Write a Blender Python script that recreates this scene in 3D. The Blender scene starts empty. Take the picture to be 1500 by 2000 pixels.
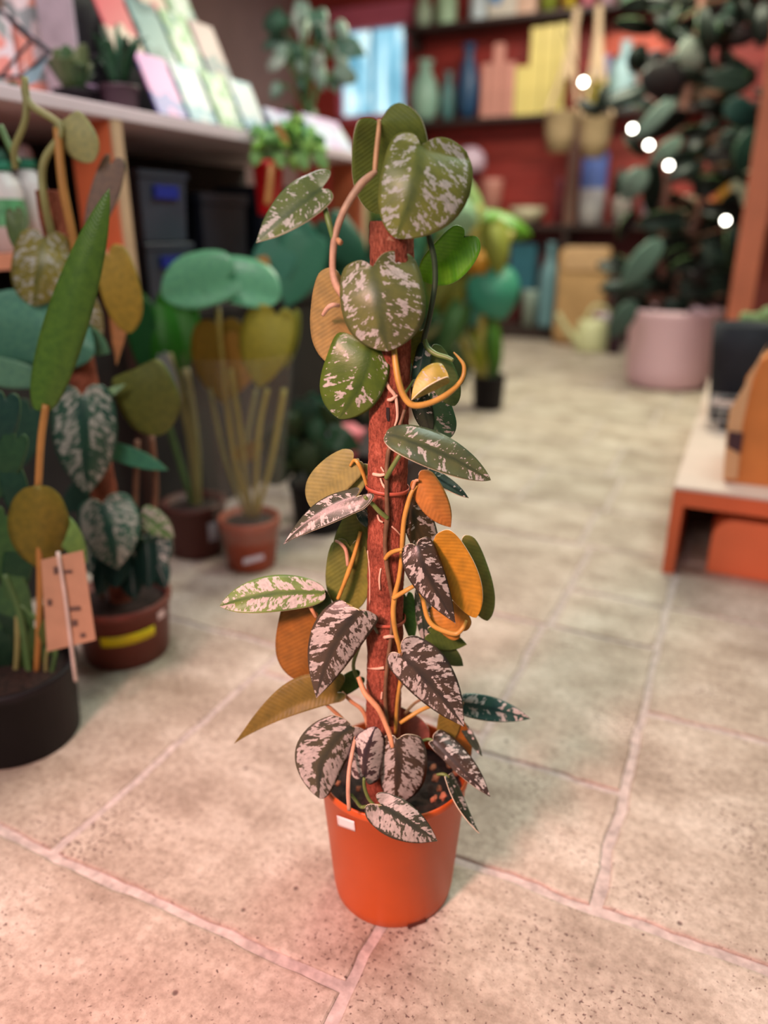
import bpy, bmesh, math, random
from mathutils import Vector, Matrix, noise
random.seed(7)
SC = bpy.context.scene
COL = SC.collection
# ------------------------------------------------------------------ camera frame (metres, room axes: +Y runs down the aisle)
FPX, CH = 1450.0, 0.95
TH = math.atan(550 / FPX); PSI = math.radians(25.2)
HD = Vector((-math.sin(PSI), math.cos(PSI), 0)); RT = Vector((math.cos(PSI), math.sin(PSI), 0)); UPW = Vector((0, 0, 1))
FW = HD * math.cos(TH) - UPW * math.sin(TH); UP = HD * math.sin(TH) + UPW * math.cos(TH)
CAM = Vector((0, 0, CH))
D0 = 0.868                                     # distance of the moss pole's axis along the viewing heading

def ray(x, y): return RT * ((x - 750) / FPX) + UP * ((1000 - y) / FPX) + FW
def PL(x, y, D):                               # point seen at x, y on the upright plane D metres ahead
    d = ray(x, y); return CAM + d * (D / d.dot(HD))
def FL(x, y, z=0.0):
    d = ray(x, y); return CAM + d * ((z - CH) / d.z)
def AX(x, y, X):
    d = ray(x, y); return CAM + d * (X / d.x)
def AY(x, y, Y):
    d = ray(x, y); return CAM + d * (Y / d.y)

def pxof(p):
    v = Vector(p) - CAM; d = v.dot(FW); return (750 + FPX * v.dot(RT) / d, 1000 - FPX * v.dot(UP) / d)
# ------------------------------------------------------------------ materials
def newmat(name):
    m = bpy.data.materials.new(name); m.use_nodes = True
    nt = m.node_tree; b = nt.nodes['Principled BSDF']
    return m, nt, b
def nd(nt, t, **kw):
    n = nt.nodes.new(t)
    for k, v in kw.items(): setattr(n, k, v)
    return n
def ramp(nt, stops, interp='LINEAR'):
    r = nd(nt, 'ShaderNodeValToRGB'); cr = r.color_ramp; cr.interpolation = interp
    while len(cr.elements) > 1: cr.elements.remove(cr.elements[-1])
    cr.elements[0].position = stops[0][0]; cr.elements[0].color = (*stops[0][1], 1)
    for p, c in stops[1:]:
        e = cr.elements.new(p); e.color = (*c, 1)
    return r
_M = {}
def mat(name, col, rough=0.6, var=0.15, scale=20.0, bump=0.0, metal=0.0, spec=0.5, trans=0.0, stretch=(1, 1, 1), emit=0.0, sheen=0.0, coat=0.0):
    if name in _M: return _M[name]
    m, nt, b = newmat(name)
    tc = nd(nt, 'ShaderNodeTexCoord'); mp = nd(nt, 'ShaderNodeMapping'); mp.inputs['Scale'].default_value = stretch
    nz = nd(nt, 'ShaderNodeTexNoise'); nz.inputs['Scale'].default_value = scale; nz.inputs['Detail'].default_value = 4
    nt.links.new(tc.outputs['Object'], mp.inputs[0]); nt.links.new(mp.outputs[0], nz.inputs['Vector'])
    lo = tuple(max(0, c * (1 - var)) for c in col); hi = tuple(min(1, c * (1 + var)) for c in col)
    r = ramp(nt, [(0.3, lo), (0.7, hi)])
    nt.links.new(nz.outputs['Fac'], r.inputs[0]); nt.links.new(r.outputs[0], b.inputs['Base Color'])
    b.inputs['Roughness'].default_value = rough; b.inputs['Metallic'].default_value = metal
    b.inputs['Specular IOR Level'].default_value = spec; b.inputs['Transmission Weight'].default_value = trans
    b.inputs['Coat Weight'].default_value = coat
    if emit:
        b.inputs['Emission Color'].default_value = (*col, 1); b.inputs['Emission Strength'].default_value = emit
    if bump:
        bp = nd(nt, 'ShaderNodeBump'); bp.inputs['Strength'].default_value = bump; bp.inputs['Distance'].default_value = 0.004
        nt.links.new(nz.outputs['Fac'], bp.inputs['Height']); nt.links.new(bp.outputs[0], b.inputs['Normal'])
    _M[name] = m
    return m

def translucent_out(nt, b, colsock, amount, nsock=None):
    out = nt.nodes['Material Output']; tr = nd(nt, 'ShaderNodeBsdfTranslucent'); mx = nd(nt, 'ShaderNodeMixShader')
    nt.links.new(colsock, tr.inputs['Color']); mx.inputs[0].default_value = amount
    nt.links.new(b.outputs[0], mx.inputs[1]); nt.links.new(tr.outputs[0], mx.inputs[2]); nt.links.new(mx.outputs[0], out.inputs['Surface'])

def silver_leaf():
    """upper side of the satin leaf: green from the object's own colour, silver blotches that run out along the side veins"""
    m, nt, b = newmat('satin_leaf_upper'); L = nt.links.new
    oi = nd(nt, 'ShaderNodeObjectInfo'); uv = nd(nt, 'ShaderNodeUVMap'); sp = nd(nt, 'ShaderNodeSeparateXYZ'); L(uv.outputs[0], sp.inputs[0])
    def math_(op, a, c, cl=False):
        n = nd(nt, 'ShaderNodeMath', operation=op); n.use_clamp = cl
        for i, v in enumerate((a, c)):
            if v is None: continue
            if isinstance(v, (int, float)): n.inputs[i].default_value = v
            else: L(v, n.inputs[i])
        return n.outputs[0]
    u, v = sp.outputs['X'], sp.outputs['Y']
    av = math_('ABSOLUTE', v, None); sg = math_('SIGN', v, None)
    along = math_('ADD', math_('MULTIPLY', u, 0.62), math_('MULTIPLY', av, 0.78))
    across = math_('SUBTRACT', math_('MULTIPLY', u, 0.78), math_('MULTIPLY', av, 0.62))
    cb = nd(nt, 'ShaderNodeCombineXYZ'); L(math_('MULTIPLY', along, 0.50), cb.inputs[0]); L(math_('MULTIPLY', across, 1.05), cb.inputs[1]); L(math_('MULTIPLY', sg, 3.1), cb.inputs[2])
    seed = math_('MULTIPLY', oi.outputs['Random'], 57.0)
    def nz(scale, det, rough, off):
        n = nd(nt, 'ShaderNodeTexNoise', noise_dimensions='4D'); n.inputs['Scale'].default_value = scale
        n.inputs['Detail'].default_value = det; n.inputs['Roughness'].default_value = rough
        L(cb.outputs[0], n.inputs['Vector']); L(math_('ADD', seed, off), n.inputs['W']); return n.outputs['Fac']
    big = nz(1.05, 4.0, 0.62, 0.0); small = nz(3.2, 3.0, 0.6, 9.0)
    mixv = math_('ADD', math_('MULTIPLY', big, 0.66), math_('MULTIPLY', small, 0.34))
    # keep the midrib and the very edge green: UV Y is +-1 at the widest edge, stored in UV2
    uv2 = nd(nt, 'ShaderNodeUVMap', uv_map='rim'); s2 = nd(nt, 'ShaderNodeSeparateXYZ'); L(uv2.outputs[0], s2.inputs[0])
    rim = s2.outputs['X']                                  # 0 at the midrib, 1 at the edge
    midmask = ramp(nt, [(0.0, (0, 0, 0)), (0.06, (0, 0, 0)), (0.20, (1, 1, 1)), (0.90, (1, 1, 1)), (0.98, (0, 0, 0))]); L(rim, midmask.inputs[0])
    val = math_('ADD', math_('ADD', mixv, math_('MULTIPLY', math_('SUBTRACT', midmask.outputs[0], 1.0), 0.16)), math_('SUBTRACT', oi.outputs['Alpha'], 0.5))
    patch = ramp(nt, [(0.52, (0, 0, 0)), (0.535, (1, 1, 1))]); L(val, patch.inputs[0])
    # base green with pale yellowish mottling and a darker midrib
    mott = nz(0.6, 3.0, 0.6, 21.0)
    dk = nd(nt, 'ShaderNodeMixRGB', blend_type='MULTIPLY'); dk.inputs[0].default_value = 1.0
    rm = ramp(nt, [(0.3, (0.72, 0.78, 0.8)), (0.7, (1.3, 1.25, 0.95))]); L(mott, rm.inputs[0])
    L(oi.outputs['Color'], dk.inputs[1]); L(rm.outputs[0], dk.inputs[2])
    mr = ramp(nt, [(0.0, (0.60, 0.68, 0.72)), (0.07, (0.66, 0.74, 0.78)), (0.18, (1, 1, 1))]); L(rim, mr.inputs[0])
    dk2 = nd(nt, 'ShaderNodeMixRGB', blend_type='MULTIPLY'); dk2.inputs[0].default_value = 1.0
    L(dk.outputs[0], dk2.inputs[1]); L(mr.outputs[0], dk2.inputs[2])
    sv = ramp(nt, [(0.3, (0.30, 0.30, 0.27)), (0.7, (0.53, 0.51, 0.47))]); L(small, sv.inputs[0])
    fin = nd(nt, 'ShaderNodeMixRGB'); L(patch.outputs[0], fin.inputs[0]); L(dk2.outputs[0], fin.inputs[1]); L(sv.outputs[0], fin.inputs[2])
    L(fin.outputs[0], b.inputs['Base Color'])
    rr = ramp(nt, [(0, (0.36,) * 3), (1, (0.55,) * 3)]); L(patch.outputs[0], rr.inputs[0]); L(rr.outputs[0], b.inputs['Roughness'])
    b.inputs['Specular IOR Level'].default_value = 0.45
    bp = nd(nt, 'ShaderNodeBump'); bp.inputs['Strength'].default_value = 0.25; bp.inputs['Distance'].default_value = 0.002
    L(mixv, bp.inputs['Height']); L(bp.outputs[0], b.inputs['Normal'])
    translucent_out(nt, b, dk2.outputs[0], 0.10)
    return m
def plain_leaf(name, gloss=0.45, transl=0.25, useobj=True, col=(0.3, 0.3, 0.1), vein=0.10):
    """leaf side of one colour (the object's own) with faint side veins"""
    m, nt, b = newmat(name); L = nt.links.new
    uv = nd(nt, 'ShaderNodeUVMap'); sp = nd(nt, 'ShaderNodeSeparateXYZ'); L(uv.outputs[0], sp.inputs[0])
    av = nd(nt, 'ShaderNodeMath', operation='ABSOLUTE'); L(sp.outputs['Y'], av.inputs[0])
    cb = nd(nt, 'ShaderNodeCombineXYZ')
    ad = nd(nt, 'ShaderNodeMath', operation='MULTIPLY_ADD'); L(av.outputs[0], ad.inputs[0]); ad.inputs[1].default_value = -0.75; L(sp.outputs['X'], ad.inputs[2]); L(ad.outputs[0], cb.inputs[0])
    wv = nd(nt, 'ShaderNodeTexWave'); wv.inputs['Scale'].default_value = 0.55; wv.inputs['Distortion'].default_value = 1.5; L(cb.outputs[0], wv.inputs['Vector'])
    nz = nd(nt, 'ShaderNodeTexNoise'); nz.inputs['Scale'].default_value = 0.7; nz.inputs['Detail'].default_value = 3; L(uv.outputs[0], nz.inputs['Vector'])
    ma = nd(nt, 'ShaderNodeMath', operation='MULTIPLY_ADD'); L(wv.outputs['Fac'], ma.inputs[0]); ma.inputs[1].default_value = vein; L(nz.outputs['Fac'], ma.inputs[2])
    r = ramp(nt, [(0.25, (0.7, 0.75, 0.8)), (0.85, (1.28, 1.22, 1.05))]); L(ma.outputs[0], r.inputs[0])
    mx = nd(nt, 'ShaderNodeMixRGB', blend_type='MULTIPLY'); mx.inputs[0].default_value = 1
    if useobj:
        oi = nd(nt, 'ShaderNodeObjectInfo'); L(oi.outputs['Color'], mx.inputs[1])
    else: mx.inputs[1].default_value = (*col, 1)
    L(r.outputs[0], mx.inputs[2]); L(mx.outputs[0], b.inputs['Base Color'])
    b.inputs['Roughness'].default_value = gloss; b.inputs['Specular IOR Level'].default_value = 0.25
    bp = nd(nt, 'ShaderNodeBump'); bp.inputs['Strength'].default_value = 0.12; bp.inputs['Distance'].default_value = 0.002
    L(wv.outputs['Fac'], bp.inputs['Height']); L(bp.outputs[0], b.inputs['Normal'])
    translucent_out(nt, b, mx.outputs[0], transl)
    return m
LEAF_TOP = silver_leaf()
LEAF_UNDER = plain_leaf('leaf_under', 0.5, 0.25)
LEAF_BACK = plain_leaf('leaf_back_olive', 0.5, 0.25, False, (0.30, 0.30, 0.09))
LEAF_RIM = mat('leaf_edge_pale', (0.78, 0.70, 0.52), 0.5, 0.1)
GREEN_LEAF = plain_leaf('green_leaf', 0.32, 0.15)
GREEN_RIM = mat('leaf_edge_green', (0.16, 0.28, 0.10), 0.5, 0.1)

def pole_mat():
    m, nt, b = newmat('coir_pole'); L = nt.links.new
    tc = nd(nt, 'ShaderNodeTexCoord'); mp = nd(nt, 'ShaderNodeMapping'); mp.inputs['Scale'].default_value = (1, 1, 0.45); L(tc.outputs['Object'], mp.inputs[0])
    n1 = nd(nt, 'ShaderNodeTexNoise'); n1.inputs['Scale'].default_value = 330; n1.inputs['Detail'].default_value = 5; n1.inputs['Roughness'].default_value = 0.7; L(mp.outputs[0], n1.inputs['Vector'])
    n2 = nd(nt, 'ShaderNodeTexNoise'); n2.inputs['Scale'].default_value = 26; n2.inputs['Detail'].default_value = 3; L(tc.outputs['Object'], n2.inputs['Vector'])
    r = ramp(nt, [(0.28, (0.09, 0.026, 0.016)), (0.5, (0.33, 0.088, 0.052)), (0.75, (0.56, 0.19, 0.12))]); L(n1.outputs['Fac'], r.inputs[0])
    r2 = ramp(nt, [(0.3, (0.6, 0.58, 0.58)), (0.65, (1.1, 1.1, 1.1))]); L(n2.outputs['Fac'], r2.inputs[0])
    mx = nd(nt, 'ShaderNodeMixRGB', blend_type='MULTIPLY'); mx.inputs[0].default_value = 1; L(r.outputs[0], mx.inputs[1]); L(r2.outputs[0], mx.inputs[2])
    L(mx.outputs[0], b.inputs['Base Color']); b.inputs['Roughness'].default_value = 0.95; b.inputs['Specular IOR Level'].default_value = 0.15
    bp = nd(nt, 'ShaderNodeBump'); bp.inputs['Strength'].default_value = 0.9; bp.inputs['Distance'].default_value = 0.004; L(n1.outputs['Fac'], bp.inputs['Height']); L(bp.outputs[0], b.inputs['Normal'])
    return m
POLE = pole_mat()

def stone_mat():
    m, nt, b = newmat('travertine_tile'); L = nt.links.new
    tc = nd(nt, 'ShaderNodeTexCoord'); P = tc.outputs['Object']
    geo = nd(nt, 'ShaderNodeNewGeometry')
    def nz(s, d, r=0.55, st=None):
        n = nd(nt, 'ShaderNodeTexNoise'); n.inputs['Scale'].default_value = s; n.inputs['Detail'].default_value = d; n.inputs['Roughness'].default_value = r
        if st:
            mp = nd(nt, 'ShaderNodeMapping'); mp.inputs['Scale'].default_value = st; L(P, mp.inputs[0]); L(mp.outputs[0], n.inputs['Vector'])
        else: L(P, n.inputs['Vector'])
        return n.outputs['Fac']
    a = nz(6, 7, 0.66, (0.8, 1.15, 1)); f = nz(70, 5, 0.7); pm = nz(5, 2)
    r = ramp(nt, [(0.30, (0.29, 0.225, 0.18)), (0.5, (0.46, 0.385, 0.325)), (0.68, (0.62, 0.55, 0.485))]); L(a, r.inputs[0])
    rf = ramp(nt, [(0.3, (0.68, 0.65, 0.63)), (0.6, (1.08, 1.08, 1.08))]); L(f, rf.inputs[0])
    mx = nd(nt, 'ShaderNodeMixRGB', blend_type='MULTIPLY'); mx.inputs[0].default_value = 1; L(r.outputs[0], mx.inputs[1]); L(rf.outputs[0], mx.inputs[2])
    ri = ramp(nt, [(0, (0.9, 0.9, 0.88)), (1, (1.06, 1.04, 1.02))]); L(geo.outputs['Random Per Island'], ri.inputs[0])
    mx2 = nd(nt, 'ShaderNodeMixRGB', blend_type='MULTIPLY'); mx2.inputs[0].default_value = 1; L(mx.outputs[0], mx2.inputs[1]); L(ri.outputs[0], mx2.inputs[2])
    # pits
    vo = nd(nt, 'ShaderNodeTexNoise'); vo.inputs['Scale'].default_value = 150; vo.inputs['Detail'].default_value = 3; vo.inputs['Roughness'].default_value = 0.55; L(P, vo.inputs['Vector'])
    vs = nd(nt, 'ShaderNodeMath', operation='MULTIPLY_ADD'); L(pm, vs.inputs[0]); vs.inputs[1].default_value = 0.36; L(vo.outputs['Fac'], vs.inputs[2])
    pit = ramp(nt, [(0.80, (0, 0, 0)), (0.88, (1, 1, 1))]); L(vs.outputs[0], pit.inputs[0])
    vr = nd(nt, 'ShaderNodeTexVoronoi'); vr.inputs['Scale'].default_value = 17; vr.inputs['Randomness'].default_value = 1; L(P, vr.inputs['Vector'])
    pit2 = ramp(nt, [(0.0, (1, 1, 1)), (0.045, (0.9, 0.9, 0.9)), (0.085, (0, 0, 0))]); L(vr.outputs['Distance'], pit2.inputs[0])
    vc = nd(nt, 'ShaderNodeSeparateXYZ'); L(vr.outputs['Color'], vc.inputs[0])
    gate = ramp(nt, [(0.60, (0, 0, 0)), (0.62, (1, 1, 1))]); L(vc.outputs[0], gate.inputs[0])
    pg = nd(nt, 'ShaderNodeMixRGB', blend_type='MULTIPLY'); pg.inputs[0].default_value = 1; L(pit2.outputs[0], pg.inputs[1]); L(gate.outputs[0], pg.inputs[2])
    pa = nd(nt, 'ShaderNodeMixRGB', blend_type='LIGHTEN'); pa.inputs[0].default_value = 1; L(pit.outputs[0], pa.inputs[1]); L(pg.outputs[0], pa.inputs[2])
    fin = nd(nt, 'ShaderNodeMixRGB'); L(pa.outputs[0], fin.inputs[0]); L(mx2.outputs[0], fin.inputs[1]); fin.inputs[2].default_value = (0.13, 0.08, 0.07, 1)
    L(fin.outputs[0], b.inputs['Base Color']); b.inputs['Roughness'].default_value = 0.55; b.inputs['Specular IOR Level'].default_value = 0.3
    sb = nd(nt, 'ShaderNodeMath', operation='SUBTRACT'); L(f, sb.inputs[0]); L(pa.outputs[0], sb.inputs[1])
    bp = nd(nt, 'ShaderNodeBump'); bp.inputs['Strength'].default_value = 0.35; bp.inputs['Distance'].default_value = 0.004; L(sb.outputs[0], bp.inputs['Height']); L(bp.outputs[0], b.inputs['Normal'])
    return m

# ------------------------------------------------------------------ object helpers
def link(name, me, mats, parent=None, loc=None, smooth=True):
    o = bpy.data.objects.new(name, me); COL.objects.link(o)
    for m in (mats if isinstance(mats, (list, tuple)) else [mats]): me.materials.append(m)
    if parent is not None:
        o.parent = parent
        if loc is None: loc = (0, 0, 0)
    if loc is not None: o.location = loc
    if smooth:
        for p in me.polygons: p.use_smooth = True
    return o
def obj(name, bm, mats, parent=None, loc=None, smooth=True, bevel=0.0):
    """geometry is in world space; under a parent it is moved into the parent's space"""
    bmesh.ops.recalc_face_normals(bm, faces=bm.faces)
    if parent is not None:
        off = parent.location if parent.parent is None else parent.parent.location + parent.location
        bmesh.ops.translate(bm, verts=bm.verts, vec=-off)
    me = bpy.data.meshes.new(name); bm.to_mesh(me); bm.free()
    o = link(name, me, mats, parent, loc, smooth)
    if bevel:
        md = o.modifiers.new('bevel', 'BEVEL'); md.width = bevel; md.segments = 3; md.limit_method = 'ANGLE'; md.angle_limit = math.radians(40)
        wn = o.modifiers.new('wn', 'WEIGHTED_NORMAL')
    return o
def tag(o, label, cat=None, group=None, kind=None):
    if label: o['label'] = label
    if cat: o['category'] = cat
    if group: o['group'] = group
    if kind: o['kind'] = kind
    return o
def thing(name, loc, label, cat, group=None):
    o = bpy.data.objects.new(name, None); COL.objects.link(o); o.location = loc; o.empty_display_size = 0.05
    return tag(o, label, cat, group)
def box(bm, lo, hi, rot=None, piv=None):
    lo, hi = Vector(lo), Vector(hi); c = (lo + hi) / 2
    g = bmesh.ops.create_cube(bm, size=1.0)['verts']
    for v in g: v.co = Vector((v.co.x * (hi.x - lo.x), v.co.y * (hi.y - lo.y), v.co.z * (hi.z - lo.z))) + c
    if rot is not None: bmesh.ops.rotate(bm, verts=g, cent=piv if piv is not None else c, matrix=rot)
    return g
def bxm(*a, **k):
    bm = bmesh.new(); box(bm, *a, **k); return bm
def lathe(bm, prof, c, seg=48, axis=None):
    """prof: (radius, z) from bottom to top"""
    rings = []; c = Vector(c)
    for r, z in prof:
        if r < 1e-6: rings.append([bm.verts.new(c + Vector((0, 0, z)))])
        else: rings.append([bm.verts.new(c + Vector((r * math.cos(2 * math.pi * i / seg), r * math.sin(2 * math.pi * i / seg), z))) for i in range(seg)])
    for a, b in zip(rings, rings[1:]):
        for i in range(seg):
            j = (i + 1) % seg
            if len(a) == 1 and len(b) > 1: bm.faces.new((a[0], b[i], b[j]))
            elif len(b) == 1 and len(a) > 1: bm.faces.new((a[i], a[j], b[0]))
            elif len(a) > 1: bm.faces.new((a[i], a[j], b[j], b[i]))
    return bm
def lat(prof, c, seg=48): return lathe(bmesh.new(), prof, c, seg)
def catmull(P, n):
    out = []; m = len(P) - 1
    for k in range(n + 1):
        t = k / n * m; i = min(int(t), m - 1); f = t - i
        p0, p1, p2, p3 = P[max(i - 1, 0)], P[i], P[i + 1], P[min(i + 2, m)]
        out.append(tuple(0.5 * (2 * b + (c - a) * f + (2 * a - 5 * b + 4 * c - d) * f * f + (3 * b - a - 3 * c + d) * f ** 3) for a, b, c, d in zip(p0, p1, p2, p3)))
    return out
def tube(bm, pts, rad, seg=10, n=None):
    pts = [tuple(p) for p in pts]
    if not isinstance(rad, (list, tuple)): rad = [rad] * len(pts)
    n = n or max(6, 5 * (len(pts) - 1))
    if len(pts) > 2: Q = catmull([(*p, r) for p, r in zip(pts, rad)], n)
    else: Q = [tuple(a + (b - a) * k / n for a, b in zip((*pts[0], rad[0]), (*pts[1], rad[1]))) for k in range(n + 1)]
    C = [Vector(q[:3]) for q in Q]; R = [q[3] for q in Q]; rings = []; ref = None
    for i, c in enumerate(C):
        t = (C[min(i + 1, len(C) - 1)] - C[max(i - 1, 0)]).normalized()
        if ref is None: ref = t.orthogonal().normalized()
        ref = (ref - t * ref.dot(t)).normalized(); b = t.cross(ref)
        rings.append([bm.verts.new(c + (ref * math.cos(2 * math.pi * k / seg) + b * math.sin(2 * math.pi * k / seg)) * R[i]) for k in range(seg)])
    for a, b in zip(rings, rings[1:]):
        for k in range(seg): bm.faces.new((a[k], a[(k + 1) % seg], b[(k + 1) % seg], b[k]))
    bm.faces.new(rings[0]); bm.faces.new(rings[-1])
    return bm
def tub(pts, rad, seg=10, n=None): return tube(bmesh.new(), pts, rad, seg, n)
def px(pts, D): return [PL(p[0], p[1], D + (p[2] if len(p) > 2 else 0)) for p in pts]
def ball(c, r, sc=(1, 1, 1), seg=20):
    bm = bmesh.new(); g = bmesh.ops.create_uvsphere(bm, u_segments=seg, v_segments=seg // 2, radius=r)['verts']
    for v in g: v.co = Vector((v.co.x * sc[0], v.co.y * sc[1], v.co.z * sc[2])) + Vector(c)
    return bm

SHAPES = {
    'heart': [(0, 0), (.8, .20), (1, .48), (.45, .80), (.10, .95), (.26, 1), (.45, .96), (.64, .79), (.80, .53), (.905, .27), (.962, .11), (1, 0)],
    'round': [(0, 0), (.85, .22), (1, .48), (.4, .80), (.12, .95), (.33, 1), (.54, .985), (.73, .86), (.87, .62), (.95, .36), (.985, .16), (1, 0)],
    'lance': [(0, 0), (.8, .25), (1, .55), (.4, .84), (.13, .96), (.28, 1), (.46, .90), (.64, .66), (.80, .38), (.90, .18), (.96, .075), (1, 0)],
    'oval': [(0, 0), (.2, .10), (0, .28), (-.3, .48), (.12, .74), (.28, .93), (.46, 1), (.64, .92), (.80, .70), (.90, .44), (.965, .2), (1, 0)],
}
MID = [0, 0, 0, 0, .10, .24, .43, .62, .79, .90, .96, 1.0]
def leaf_mesh(name, base, tip, wA, wB, mid=None, off=(0, 0, 0), dA=0.0, dB=0.0, lobA=-.12, lobB=-.12, shape='heart', face='top', D=D0, rows=33, K=6, wave=0.0015, thick=0.0011):
    """a blade between base and tip (where they are seen) on the upright plane D; off = depth of base, middle and tip behind that
    plane, dA/dB = depth of the two edges against the midrib; side A lies on the picture's left of a leaf that points down"""
    b, t = Vector(base), Vector(tip); m = Vector(mid) if mid else (b + t) / 2
    ch = (t - b); Lp = ch.length; a = ch / Lp; nA = Vector((-a.y, a.x))
    ctrl = 2 * m - (b + t) / 2; oc = 2 * off[1] - (off[0] + off[2]) / 2
    def axis(s):
        if s < 0: return b + a * (Lp * s), off[0]
        return b * (1 - s) ** 2 + ctrl * 2 * s * (1 - s) + t * s * s, off[0] * (1 - s) ** 2 + oc * 2 * s * (1 - s) + off[2] * s * s
    shp = SHAPES[shape]
    def half(lob, W):
        P = []
        for i, (s, w) in enumerate(shp):
            P.append(((s * lob if i in (1, 2, 3) and not (shape == 'oval' and s < 0) else (abs(s) * .1 if s < 0 else s)), w, MID[i]))
        return catmull(P, rows)
    HA, HB = half(lobA, wA), half(lobB, wB)
    mpp = D / FPX * 1.02
    bm = bmesh.new(); uvl = bm.loops.layers.uv.new('UVMap'); rl = bm.loops.layers.uv.new('rim')
    ph = random.uniform(0, 9); grid = []; info = {}
    for i in range(rows + 1):
        row = []
        for j in range(-K, K + 1):
            H, W, dE, sd = (HA, wA, dA, 1) if j < 0 else (HB, wB, dB, -1)
            v = abs(j) / K; v = v ** 0.85
            os_, ow, ms = H[i]; ms = min(max(ms, 0), 1); s = ms + (os_ - ms) * v; w = max(ow, 0) * v
            p, o = axis(s); p = p + nA * (sd * w * W)
            o += dE * w ** 1.4 + wave * math.sin(7 * s + ph + 2.2 * sd * w) * w
            vt = bm.verts.new(PL(p.x, p.y, D + o)); row.append(vt)
            info[vt] = ((s * Lp * mpp * 100, sd * w * abs(W) * mpp * 100), (v, max(0, min(1, s))))
        grid.append(row)
    vis = FW if True else None
    for r0, r1 in zip(grid, grid[1:]):
        for j in range(2 * K):
            q = (r0[j], r0[j + 1], r1[j + 1], r1[j])
            f = bm.faces.new(q)
            for lp in f.loops: lp[uvl].uv = info[lp.vert][0]; lp[rl].uv = info[lp.vert][1]
    bm.normal_update()
    # orient by the side with the larger visible area
    sA = sum(f.normal.dot(CAM - f.calc_center_median()) * f.calc_area() for f in bm.faces if f.calc_area() > 0)
    if (sA > 0) != (face == 'top'): bmesh.ops.reverse_faces(bm, faces=bm.faces)
    bmesh.ops.dissolve_degenerate(bm, dist=1e-6, edges=bm.edges)
    return bm
def leaf(parent, base, tip, wA, wB, color=(0.09, 0.16, 0.06), dens=0.5, face='top', kind='satin', name='leaf', label=None, thick=0.0011, lim=None, **kw):
    bm = leaf_mesh(name, base, tip, wA, wB, face=face, **kw)
    if lim is not None and not all(lim(v.co) for v in bm.verts): bm.free(); return None
    off = parent.location
    bmesh.ops.translate(bm, verts=bm.verts, vec=-off)
    me = bpy.data.meshes.new(name); bm.to_mesh(me); bm.free()
    if kind == 'satin': mats = [LEAF_TOP, LEAF_BACK, LEAF_RIM] if face == 'top' else [GREEN_LEAF, LEAF_UNDER, LEAF_RIM]
    else: mats = [GREEN_LEAF, LEAF_UNDER, GREEN_RIM]
    o = link(name, me, mats, parent)
    o.color = (*color, dens)
    md = o.modifiers.new('thickness', 'SOLIDIFY'); md.thickness = thick; md.offset = -1; md.material_offset = 1; md.material_offset_rim = 2
    if label: o['label'] = label
    return o

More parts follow.
